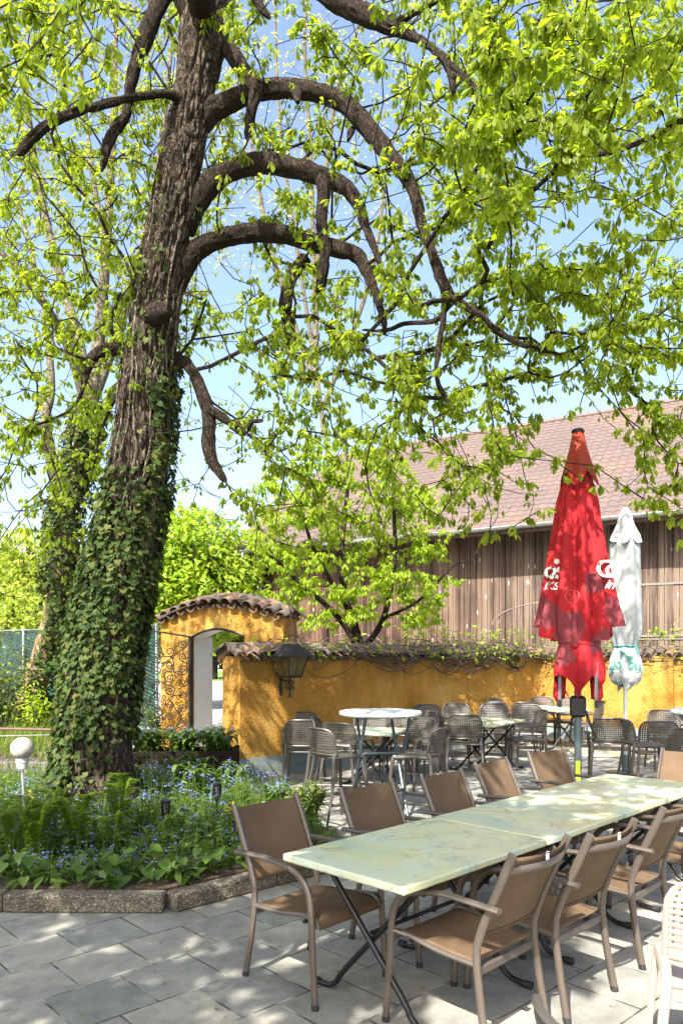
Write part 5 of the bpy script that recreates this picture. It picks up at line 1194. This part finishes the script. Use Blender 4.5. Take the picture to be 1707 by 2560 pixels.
# bare budding tree far behind the limbs
d3 = 34.0
def t3tips():
    while True:
        x, y = random.uniform(380, 1080), random.uniform(-260, 620); d = random.uniform(30, 38)
        if random.random() < (.9 if abs(x-720) < 240 else .4): return tuple(P(x, y, d))
tk3 = [P(800, 1500, d3), P(790, 1250, d3), P(760, 1080, d3), P(740, 960, d3), P(725, 840, d3)]
lm3 = [([P(725, 840, d3), P(680, 560, d3), P(640, 250, d3), P(630, -100, d3)], [.1, .085, .07, .03]), ([P(725, 860, d3), P(730, 600, d3), P(770, 230, d3), P(830, 40, d3), P(860, -120, d3)], [.15, .12, .1, .06, .03]),
       ([P(730, 900, d3), P(620, 560, d3), P(560, 200, d3), P(520, -60, d3)], [.13, .1, .07, .03]), ([P(725, 850, d3), P(715, 400, d3+1), P(700, 60, d3+1), P(740, -160, d3+1)], [.12, .1, .07, .03]), ([P(740, 940, d3), P(850, 640, d3-1), P(900, 330, d3-1), P(1000, 120, d3-1)], [.12, .09, .06, .02])]
bgtree('budding_tree', 'tall pale budding tree seen against the sky between the arching limbs', (P(800, 1500, d3).x, d3, 0), (tk3, [.2, .17, .14, .12, .1]), lm3, t3tips, 850, M['yleaf'], DIAM, M['palebark'], 1.1, 2, .5, twm=M['palebark'])
# young chestnut behind the yellow wall
d4 = 15.4
def t4tips():
    while True:
        x, y = random.uniform(575, 1090), random.uniform(985, 1440); d = d4+random.uniform(-1.3, 1.3)
        cx = 800+(y-1200)*.05; hw = 235 if y > 1150 else 235-(1150-y)*.85
        if y > 1330: hw = 250-(y-1330)*.5
        if abs(x-cx) < hw and noise.noise(V((x*.011, y*.011, d*.9))) > -.22: return tuple(P(x, y, d))
b4 = P(830, 1475, d4); tk4 = [V((b4.x+.15, d4, .1)), P(828, 1500, d4), P(815, 1440, d4), P(795, 1380, d4), P(780, 1300, d4), P(765, 1220, d4)]
lm4 = [([P(825, 1490, d4), P(770, 1410, d4), P(700, 1350, d4), P(650, 1300, d4), P(610, 1270, d4)], [.07, .055, .045, .03, .015]), ([P(780, 1300, d4), P(790, 1200, d4), P(800, 1080, d4+.3), P(790, 1000, d4+.3)], [.06, .05, .035, .015]),
       ([P(835, 1490, d4), P(880, 1420, d4), P(905, 1300, d4), P(905, 1180, d4), P(900, 1050, d4)], [.07, .06, .05, .04, .02]), ([P(880, 1420, d4), P(960, 1380, d4-.4), P(1040, 1300, d4-.5), P(1070, 1290, d4-.5)], [.04, .03, .02, .01]), ([P(800, 1400, d4), P(720, 1260, d4-.5), P(690, 1150, d4-.5)], [.05, .04, .02])]
bgtree('young_chestnut', 'young bright green chestnut tree behind the yellow wall in front of the barn', (b4.x+.15, d4, 0), (tk4, [.12, .10, .09, .08, .07, .05]), lm4, t4tips, NT_4, M['sunleaf'], PALM_C+PALM[:2], M['limbbark'], 1.0, 3, .55, tipr=.0045)
# sunny trees beyond the gate
def leafball(name, label, c, rx, ry, rz, n, leaf, scale, group, trunk_r=.18, gz=0, lump=.55, temps=None):
    e = thing(name, label, 'tree', (c[0], c[1], gz), 0, group); cc = V(c); b0 = V((c[0], c[1], gz))
    mb = MB(); tp3 = curve([(0, 0, 0), (.1, 0, (c[2]-gz)*.5), (0, .1, c[2]-gz), (.1, 0, c[2]-gz+rz*.6)], 6); bumpy_tube(mb, tp3, lerpl([trunk_r, trunk_r*.8, trunk_r*.5, trunk_r*.15], len(tp3)), 12, .01, 6, .01); mb.build('trunk', M['limbbark'], e)
    mb = MB(); pos = []; fw = []
    k = 0
    while len(pos) < n:
        v = V(rng.normal(0, 1, 3)).normalized(); rr = random.random()**.45; v = v*rr
        if noise.noise(V((v.x*3+c[0], v.y*3+c[1], v.z*3)))*1.0+lump < random.random()*1.0: continue
        q = V((v.x*rx, v.y*ry, v.z*rz))+cc-b0
        if q.z+gz < .4: continue
        pos.append(tuple(q)); fw.append(tuple(V((v.x, v.y, -.2))+V(rng.normal(0, .6, 3))))
        if k % 40 == 0: mb.tube(curve([(0, 0, (c[2]-gz)*.6), ((q.x)*.5, q.y*.5, (q.z+(c[2]-gz)*.6)*.5+.1), q], 3), lerpl([.05, .03, .01], 7), 4, caps=False)
        k += 1
    mb.build('branches', M['twig'], e)
    pos = np.array(pos); up = np.tile([0, 0, 1.0], (n, 1))+rng.normal(0, .5, (n, 3))
    scatter('crown', temps or DIAM, pos, frames(np.array(fw), up), rng.uniform(.7, 1.35, n)*scale, leaf, e); return e
GT = 'sunlit trees beyond the gate'
leafball('garden_tree', 'bright yellow green tree rounded above the gate arch', P(430, 1330, 24), 2.5, 2, 2.4, 11000, M['bgleaf'], 1.7, GT)
leafball('garden_tree', 'darker bushy tree between the bright gate tree and the barn downpipe', P(535, 1375, 28), 1.7, 1.7, 1.9, 7000, M['bgleafdark'], 1.5, GT)
leafball('garden_tree', 'bright leafy tree directly behind the big ivy trunk above the iron gate', P(345, 1370, 23), 1.5, 1.5, 1.8, 6000, M['bgleaf'], 1.6, GT)
leafball('garden_tree', 'pale yellow blossoming tree at the left edge by the white house', P(70, 1330, 24), 2.2, 1.6, 1.7, 6500, M['paleleaf'], 1.4, GT)
leafball('garden_tree', 'loose pale green tree low behind the green fence left of the ivy trunks', P(25, 1440, 20), 1.7, 1.2, 1.3, 4200, M['paleleaf'], 1.2, GT)
leafball('street_tree', 'street tree on the lawn seen small through the gateway', (-9.2, 54, 4.6), 3.4, 3, 2.6, 2600, M['bgleaf'], 4.2, GT, .3)
leafball('street_tree', 'dark street tree far behind the lawn seen through the gateway', (-14.5, 92, 4.0), 6, 3, 4.2, 1800, M['bgleafdark'], 7, GT, .35)
leafball('street_tree', 'second dark street tree far behind the lawn at the gate post', (-20.5, 95, 4.4), 5, 3, 4.2, 1600, M['bgleafdark'], 7, GT, .35)
# shrubs on the raised garden
GSH = 'shrubs in the raised garden'
def shrub(label, c, r, h, n, leaf, scale):
    gz = garden_z(c[0], c[1]) if c[0] < -3.6 else 0
    e = thing('garden_shrub', label, 'shrub', (c[0], c[1], gz), 0, GSH); mb = MB(); pos = []; fw = []
    for k in range(16):
        a = random.uniform(0, 6.28); q = V((r*.8*math.cos(a)*random.random(), r*.8*math.sin(a)*random.random(), h*random.uniform(.6, 1))); ps = curve([(q.x*.15, q.y*.15, 0), (q.x*.5, q.y*.5, q.z*.55), q], 5); mb.tube(ps, lerpl([.012, .003], len(ps)), 4)
        for j in range(n//16):
            i = random.randint(3, len(ps)-1); b = ps[i]+V(rng.normal(0, .09, 3)); pos.append(tuple(b)); fw.append(tuple(rng.normal(0, 1, 3)*(1, 1, .4)))
    mb.build('stem', M['twig'], e); pos = np.array(pos); scatter('leaves', DIAM, pos, frames(np.array(fw), np.tile([0, 0, 1.0], (len(pos), 1))+rng.normal(0, .4, (len(pos), 3))), rng.uniform(.6, 1.2, len(pos))*scale, leaf, e)
shrub('leafy green shrub at the left picture edge in front of the green fence', (-6.05, 13.3), .8, 1.5, 900, M['bgleafdark'], .8)
shrub('yellow green shrub between the tan ivy trunk and the big trunk', (-4.55, 12.6), .5, 1.5, 700, M['fmn'], .85)
shrub('low bushy shrub at the foot of the tan leaning trunk', (-5.25, 12.9), .5, .8, 500, M['sunleaf'], .6)
shrub('dark twiggy shrub rising above the fence at the left picture edge', (-7.0, 15.2), .7, 2.1, 420, M['bgleafdark'], .7)
shrub('dark shrub at the bottom of the iron gate scrolls', (-3.2, 12.9), .5, .9, 500, M['bgleafdark'], .7)
# ---------------------------------------------------------------- vines over the wall cap
vi = thing('climbing_vine', 'tangled brown climbing vine with first leaves over the tile cap of the yellow wall', 'vine', tuple(W1a+W1d*4))
vb = V(vi.location); mb = MB(); lp = []; lf = []
def wall_pt(s):
    if s <= W1len: return W1a+W1d*s, W1n
    return W2a+W2d*(s-W1len), W2n
for k in range(250):
    s0 = min(12.5, max(.2, random.gauss(5.4, 2.4))) if random.random() < .75 else random.uniform(.3, 12.5); ln = random.uniform(.5, 1.8); ps = []; off = random.uniform(-.2, .3); z = WH+random.uniform(.06, .22); sg = random.choice((-1, 1))
    for i in range(8):
        b, nn = wall_pt(max(0, min(15, s0+sg*ln*i/8))); off += random.gauss(0, .05); z += random.gauss(0, .045); off = min(.45, max(-.35, off)); z = min(WH+.42, max(WH-.28 if 3.6 < s0 < 7 else WH-.05, z))
        if z < WH+.08 and off < .16: off = .2
        ps.append(b-nn*(TH/2)+nn*(off+TH/2*(1 if off > .1 else 0))+V((0, 0, z)))
    r = random.choice((.003, .004, .006, .009)); q = curve(ps, 3); mb.tube([p-vb for p in q], lerpl([r, r*.5], len(q)), 4, caps=False)
    for p in q[::5]:
        if random.random() < .45: lp.append(tuple(p-vb)); lf.append(tuple(rng.normal(0, 1, 3)))
for k in range(34):   # thick stems sagging over the wall face
    s0 = random.uniform(3.6, 6.2); s1 = s0+random.uniform(.5, 1.6)*random.choice((-1, 1)); b0_, nn = wall_pt(s0); b1_, _ = wall_pt(max(.2, s1)); m_ = (b0_+b1_)/2; dz = random.uniform(.05, .36)
    q = curve([b0_-nn*.15+V((0, 0, WH+.2)), b0_+nn*.14+V((0, 0, WH+.04)), m_+nn*random.uniform(.06, .2)+V((0, 0, WH-dz)), b1_+nn*.14+V((0, 0, WH+.05)), b1_-nn*.1+V((0, 0, WH+.25))], 5); r = random.choice((.005, .008, .012, .016)); mb.tube([p-vb for p in q], lerpl([r, r*.6], len(q)), 5, caps=False)
for k in range(70):   # shoots standing up
    s0 = random.uniform(3.2, 13); b, nn = wall_pt(s0); a = b-nn*random.uniform(0, .3)+V((0, 0, WH+.15)); q = curve([a, a+V((random.gauss(0, .1), random.gauss(0, .1), random.uniform(.12, .3))), a+V((random.gauss(0, .2), random.gauss(0, .2), random.uniform(.25, .5)))], 4); mb.tube([p-vb for p in q], lerpl([.005, .002], len(q)), 4, caps=False)
    for p in q[3:]: lp.append(tuple(p-vb)); lf.append(tuple(rng.normal(0, 1, 3)))
for s0, s1, dz, r in ((.9, 2.3, .30, .006), (2.3, 3.9, .10, .008), (3.1, 4.3, .28, .005), (4.2, 6.6, .18, .007), (6.9, 9.0, .12, .008), (9.5, 13, .08, .008), (1.2, 1.7, .16, .005)):
    ps = []
    for i in range(13):
        u = i/12; b, nn = wall_pt(s0+(s1-s0)*u); ps.append(b+nn*(.06+.03*math.sin(9*u))+V((0, 0, WH-.03-dz*4*u*(1-u)))-vb)
    mb.tube(ps, r, 5, caps=False)
for q in ([(0, 0), (-.02, .5), (.05, .92)], [(.15, 0), (.0, .4), (-.1, .85), (-.5, 1.05)], [(-.1, .05), (.35, .35), (.6, .75)], [(.3, .0), (.02, .5), (-.05, .78)]):
    b, nn = wall_pt(.9); ps = curve([b+W1d*a+nn*.05+V((0, 0, WH+.02+z))-vb for a, z in q], 5); mb.tube(ps, .006, 5, caps=False)
mb.build('stem', plain('vine_bark', (.065, .048, .038), .9, var=.5, scale=20), vi)
for k in range(120): 
    s0 = random.uniform(10.2, 13.5); b, nn = wall_pt(s0); lp.append(tuple(b-nn*random.uniform(-.1, .3)+V((0, 0, WH+random.uniform(.12, .5)))-vb)); lf.append(tuple(rng.normal(0, 1, 3)))
lp = np.array(lp); scatter('leaves', DIAM, lp, frames(np.array(lf), np.tile([0, 0, 1.0], (len(lp), 1))+rng.normal(0, .5, (len(lp), 3))), rng.uniform(.45, .95, len(lp)), M['sunleaf'], vi)
# ---------------------------------------------------------------- the flower bed
def inside(poly, x, y):
    c = False; n = len(poly)
    for i in range(n):
        (x0, y0), (x1, y1) = poly[i], poly[i-1]
        if (y0 > y) != (y1 > y) and x < (x1-x0)*(y-y0)/(y1-y0)+x0: c = not c
    return c
BIN = [(-5.2, 5.30), (-1.25, 5.25), (-.02, 6.30), (-.68, 7.9), (-1.45, 9.3), (-5.2, 9.5)]
def bedpt():
    while True:
        x, y = random.uniform(-5.2, .2), random.uniform(5.25, 9.5)
        if inside(BIN, x, y) and math.hypot(x+2.62, y-7.8) > .45: return x, y
lance = [leaflet((0, 0, 0), (0, 1, 0), (0, 0, 1), 1, .15, [(0, .2), (.3, .9), (.6, 1), (1, .04)], .25, .45), leaflet((0, 0, 0), (0, 1, 0), (0, 0, 1), 1, .2, [(0, .2), (.4, 1), (.7, .8), (1, .05)], .15, .7)]
stemt = [([V((-.012, 0, 0)), V((.012, 0, 0)), V((.008, .5, .04)), V((-.008, .5, .04)), V((.004, 1, .02)), V((-.004, 1, .02))], [(0, 1, 2, 3), (3, 2, 4, 5)])]
pos, fw, sc_ = [], [], []; spos, sfw, ssc = [], [], []; fpos, ffw = [], []
for k in range(1500):
    x, y = bedpt(); hh = random.uniform(.14, .34)*(1.15 if y > 6.6 else .95)
    if y < 5.7: hh *= .7
    nz = noise.noise(V((x*.9, y*.9, 3)))
    for j in range(random.randint(7, 12)):
        a = random.uniform(0, 6.28); z = .1+hh*random.uniform(0, .85); rr = random.uniform(0, .07)
        pos.append((x+rr*math.cos(a), y+rr*math.sin(a), z)); fw.append((math.cos(a), math.sin(a), random.uniform(-.1, 1.0))); sc_.append(random.uniform(.05, .12)*(1.3 if z < .2 else .9))
    for j in range(3):
        a = random.uniform(0, 6.28); t = (x+.06*math.cos(a), y+.06*math.sin(a), .1+hh*random.uniform(.85, 1.2)); spos.append((x, y, .1)); d = V(t)-V((x, y, .1)); sfw.append(tuple(d)); ssc.append(d.length)
        if nz > -.12 and random.random() < .26:
            for q in range(random.randint(3, 6)):
                fpos.append((t[0]+random.gauss(0, .022), t[1]+random.gauss(0, .022), t[2]+random.gauss(0, .018))); ffw.append(tuple(rng.normal(0, .5, 3)+np.array([0, -.5, .8])))
pos = np.array(pos); up = np.tile([0, 0, 1.0], (len(pos), 1))+rng.normal(0, .2, (len(pos), 3))
fl = thing('forget_me_nots', None, None); tag(fl, kind='stuff')
scatter('leaves', lance, pos, frames(np.array(fw), up), np.array(sc_), M['fmn'], fl)
scatter('stems', stemt, np.array(spos), frames(np.array(sfw), np.tile([.3, -1, .1], (len(spos), 1))), np.array(ssc), M['fmn'], fl)
flo = []
for q in range(2):
    vs = [V((0, 0, 0))]; fs = []
    for k in range(5):
        a = 2*PI*k/5+q; vs += [V((.0035*math.cos(a-.5), .0035*math.sin(a-.5), .001)), V((.0068*math.cos(a-.4), .0068*math.sin(a-.4), .001)), V((.0068*math.cos(a+.4), .0068*math.sin(a+.4), .001)), V((.0035*math.cos(a+.5), .0035*math.sin(a+.5), .001))]
        b = 1+4*k; fs += [(0, b, b+1), (0, b+1, b+2), (0, b+2, b+3)]
    flo.append((vs, fs))
fpos = np.array(fpos); nrm = np.array(ffw); sd = np.cross(nrm, np.array([.3, .2, .9])); rotf = frames(sd, nrm)
scatter('flowers', flo, fpos, rotf, rng.uniform(.75, 1.25, len(fpos)), M['petal'], fl)
# heart leaved plants along the kerb
def heart(s=1):
    o = [(0, .05), (.2, -.06), (.42, .05), (.5, .3), (.38, .6), (.18, .85), (0, 1.05), (-.18, .85), (-.38, .6), (-.5, .3), (-.42, .05), (-.2, -.06)]
    vs = [V((x*s, y*s, s*(.25*abs(x)-.16*y*y))) for x, y in o]+[V((0, .35*s, -.02*s)), V((0, .7*s, -.07*s))]
    return vs, [(0, 1, 12), (1, 2, 12), (2, 3, 12), (3, 4, 12), (4, 13, 12), (4, 5, 13), (5, 6, 13), (6, 7, 13), (7, 8, 13), (8, 12, 13), (8, 9, 12), (9, 10, 12), (10, 11, 12), (11, 0, 12)]
HT = [heart(.105)]
for i, (x, y, lb) in enumerate(((-2.28, 5.36, 'glowing sunlit heart-leaved plant at the kerb below the ferns'), (-2.62, 5.38, 'heart-leaved plant at the left end of the front kerb'), (-1.93, 5.40, 'small heart-leaved plant right of the glowing sunlit one'),
        (-1.72, 5.34, 'heart-leaved plant drooping over the middle of the front kerb'), (-1.50, 5.42, 'dark heart-leaved plant behind the front kerb'), (-1.28, 5.42, 'heart-leaved plant at the corner where the kerb turns'), (-.98, 5.62, 'heart-leaved plant on the slanting kerb left of the first sling chair'), (-.70, 5.90, 'heart-leaved plant just behind the first sling chair'), (-2.05, 6.0, 'heart-leaved plant deeper in the bed behind the ferns'), (-1.45, 6.9, 'broad-leaved plant in the bed at the foot of the big trunk'))):
    e = thing('heart_leaf_plant', lb, 'plant', (x, y, .1), 0, 'heart-leaved plants in the flower bed'); ps, f_, s_ = [], [], []; mb = MB()
    for k in range(random.randint(5, 9)):
        a = random.uniform(0, 6.28); r = random.uniform(.04, .24); z = random.uniform(.06, .24); q = V((r*math.cos(a), r*math.sin(a)*.7-.03, z)); ps.append(tuple(q)); f_.append((math.cos(a)*.7, math.sin(a)*.6-.5, random.uniform(-.9, -.1))); s_.append(random.uniform(.65, 1.15)); mb.tube(curve([(0, 0, 0), (q.x*.5, q.y*.5, z*.7), q], 3), .003, 4, caps=False)
    mb.build('stem', M['fmn'], e); n = len(ps); scatter('leaves', HT, np.array(ps), frames(np.array(f_), np.tile([0, -.4, 1.0], (n, 1))+rng.normal(0, .25, (n, 3))), np.array(s_), M['heart'], e)
# ferns
def fern(e, n, h):
    mb = MB(); ps, f_, s_ = [], [], []
    for k in range(n):
        a = random.uniform(0, 6.28); r = h*random.uniform(.12, .42); ln = h*random.uniform(.8, 1.15); pts = curve([(0, 0, 0), (r*.3*math.cos(a), r*.3*math.sin(a), ln*.55), (r*.75*math.cos(a), r*.75*math.sin(a), ln*.93), (r*1.15*math.cos(a), r*1.15*math.sin(a), ln*.97)], 6); mb.tube(pts, lerpl([.004, .0015], len(pts)), 4, caps=False)
        for i in range(2, len(pts)):
            for sg in (-1, 1):
                for q in (0, .5):
                    p = pts[i].lerp(pts[i-1], q); d = (pts[i]-pts[i-1]).normalized(); sd = d.cross(V((0, 0, 1))); sd = sd.normalized() if sd.length > .05 else V((1, 0, 0)); ps.append(tuple(p)); f_.append(tuple(sd*sg+d*.5+V((0, 0, random.uniform(-.25, .15))))); s_.append(ln*.24*(1-.75*abs(i/len(pts)-.4)))
    mb.build('stem', M['fern'], e); nn = len(ps)
    scatter('fronds', [leaflet((0, 0, 0), (0, 1, 0), (0, 0, 1), 1, .13, [(0, .7), (.35, 1), (.75, .6), (1, .1)], .1, .25)], np.array(ps), frames(np.array(f_), np.tile([0, 0, 1.0], (nn, 1))), np.array(s_), M['fern'], e)
for x, y, h, lb in ((-2.86, 5.75, .42, 'fern at the left picture edge in front of the globe lamp'), (-2.55, 5.85, .5, 'tall fern right in front of the globe lamp stake'), (-2.32, 5.72, .46, 'fern left of the heart-leaved plants'), (-2.12, 6.0, .52, 'upright fern in front of the ivy trunk'), (-2.5, 6.35, .46, 'fern between the lamp stake and the ivy trunk'), (-1.98, 6.7, .5, 'fern whose tips stand before the foot of the ivy trunk'), (-2.95, 6.3, .40, 'fern behind the others at the left picture edge'), (-1.85, 6.1, .36, 'small fern among the blue flowers right of the other ferns')):
    fern(thing('fern', lb, 'fern', (x, y, .1), random.uniform(0, 6), 'ferns in the flower bed'), 7, h)
def weed(name, label, cat, x, y, z0, n, r, h, leaf, scale, temps, flower=None, group=None):
    e = thing(name, label, cat, (x, y, z0), 0, group); mb = MB(); ps, f_ = [], []; fp = []
    for k in range(n):
        a = random.uniform(0, 6.28); q = V((r*math.cos(a)*random.random(), r*math.sin(a)*random.random(), h*random.uniform(.6, 1))); pts = curve([(q.x*.4, q.y*.4, 0), (q.x*.6, q.y*.6, q.z*.6), q], 4); mb.tube(pts, .003, 4, caps=False)
        for i in range(2, len(pts)):
            for j in range(3): b = random.uniform(0, 6.28); ps.append(tuple(pts[i])); f_.append((math.cos(b), math.sin(b), random.uniform(-.2, .8)))
        if flower: fp += [tuple(q+V(rng.normal(0, .02, 3))) for _ in range(5)]
    mb.build('stem', M['fmn'], e); nn = len(ps); scatter('leaves', temps, np.array(ps), frames(np.array(f_), np.tile([0, 0, 1.0], (nn, 1))), rng.uniform(.6, 1.1, nn)*scale, leaf, e)
    if flower: scatter('blossoms', flo, np.array(fp), frames(rng.normal(0, 1, (len(fp), 3))*(1, 1, .1), np.tile([0, -.4, 1.0], (len(fp), 1))), rng.uniform(1.2, 2, len(fp)), flower, e)
    return e
for x, lb in ((-2.55, 'leafy plants at the left end of the wooden planter'), (-2.1, 'leafy plants in the middle of the wooden planter'), (-1.65, 'leafy plants with blue flowers at the right end of the wooden planter')):
    weed('planter_plant', lb, 'plant', x, 9.98, .42, 34, .3, .34, M['fmn'], .12, lance, M['petal'], 'plants in the wooden planter')
weed('yellow_flower', 'small yellow flowers at the left foot of the ivy trunk', 'flower', -3.05, 7.3, .1, 8, .1, .3, M['fmn'], .09, lance, M['ypetal'], 'yellow flowers in the bed')
weed('yellow_flower', 'yellow flowers behind the back of the first sling chair', 'flower', -.95, 6.55, .1, 10, .12, .32, M['fmn'], .09, lance, M['ypetal'], 'yellow flowers in the bed')
weed('garden_herb', 'tall green leafy herb between the ivy trunk and the planter', 'plant', -1.75, 8.4, .1, 20, .35, .55, M['fmn'], .14, lance, None, 'tall herbs in the bed')
weed('garden_herb', 'tall green herb in front of the planter corner', 'plant', -1.3, 8.6, .1, 16, .3, .42, M['fmn'], .12, lance, M['petal'], 'tall herbs in the bed')
weed('garden_herb', 'dark bushy herb behind the first two sling chairs', 'plant', -.35, 6.9, .1, 22, .25, .5, M['bgleafdark'], .10, lance, None, 'tall herbs in the bed')
weed('garden_herb', 'bluish flowering herb near the second sling chair', 'plant', -.62, 7.35, .1, 16, .22, .42, M['fmn'], .11, lance, M['petal'], 'tall herbs in the bed')
# grass of the raised garden and dead leaves on the soil
gt_ = [([V((-.03, 0, 0)), V((.03, 0, 0)), V((.02, .5, .1)), V((-.02, .5, .1)), V((0, 1, .4))], [(0, 1, 2, 3), (3, 2, 4)])]
n = 9000; gx_ = rng.uniform(-8.5, -3.6, n); gy_ = rng.uniform(10.65, 16.5, n); ok = gx_ < -3.6-np.maximum(0, gy_-12.8)*.95; gx_, gy_ = gx_[ok], gy_[ok]
gz_ = np.array([garden_z(a, b) for a, b in zip(gx_, gy_)]); fw = np.stack([rng.normal(0, .35, len(gx_)), rng.normal(0, .35, len(gx_)), np.ones(len(gx_))], 1)
g = scatter('garden_grass', gt_, np.stack([gx_, gy_, gz_], 1), frames(fw, rng.normal(0, 1, (len(gx_), 3))*(1, 1, .05)), rng.uniform(.1, .32, len(gx_)), M['grass']); tag(g, kind='stuff')
n = 420; dp_ = np.array([(*bedpt(), .115) for _ in range(n)]); dl = scatter('leaf_litter', DIAM, dp_, frames(rng.normal(0, 1, (n, 3))*(1, 1, .15), np.tile([0, 0, 1.0], (n, 1))+rng.normal(0, .3, (n, 3))), rng.uniform(.3, .7, n), leafmat('dead_leaf', [(.12, .07, .035), (.22, .13, .07)], .1, [(.2, .12, .05), (.2, .12, .05)])); tag(dl, kind='stuff')
pts_ = []
for k in range(260): pts_.append((random.uniform(-2.6, 3.5), random.uniform(3.2, 9), .006))
pl_ = scatter('fallen_bits', DIAM, np.array(pts_), frames(rng.normal(0, 1, (260, 3))*(1, 1, .05), np.tile([0, 0, 1.0], (260, 1))), rng.uniform(.08, .26, 260), leafmat('bud_scale', [(.14, .07, .03), (.25, .2, .05)], .1, [(.2, .12, .05), (.2, .12, .05)])); tag(pl_, kind='stuff')
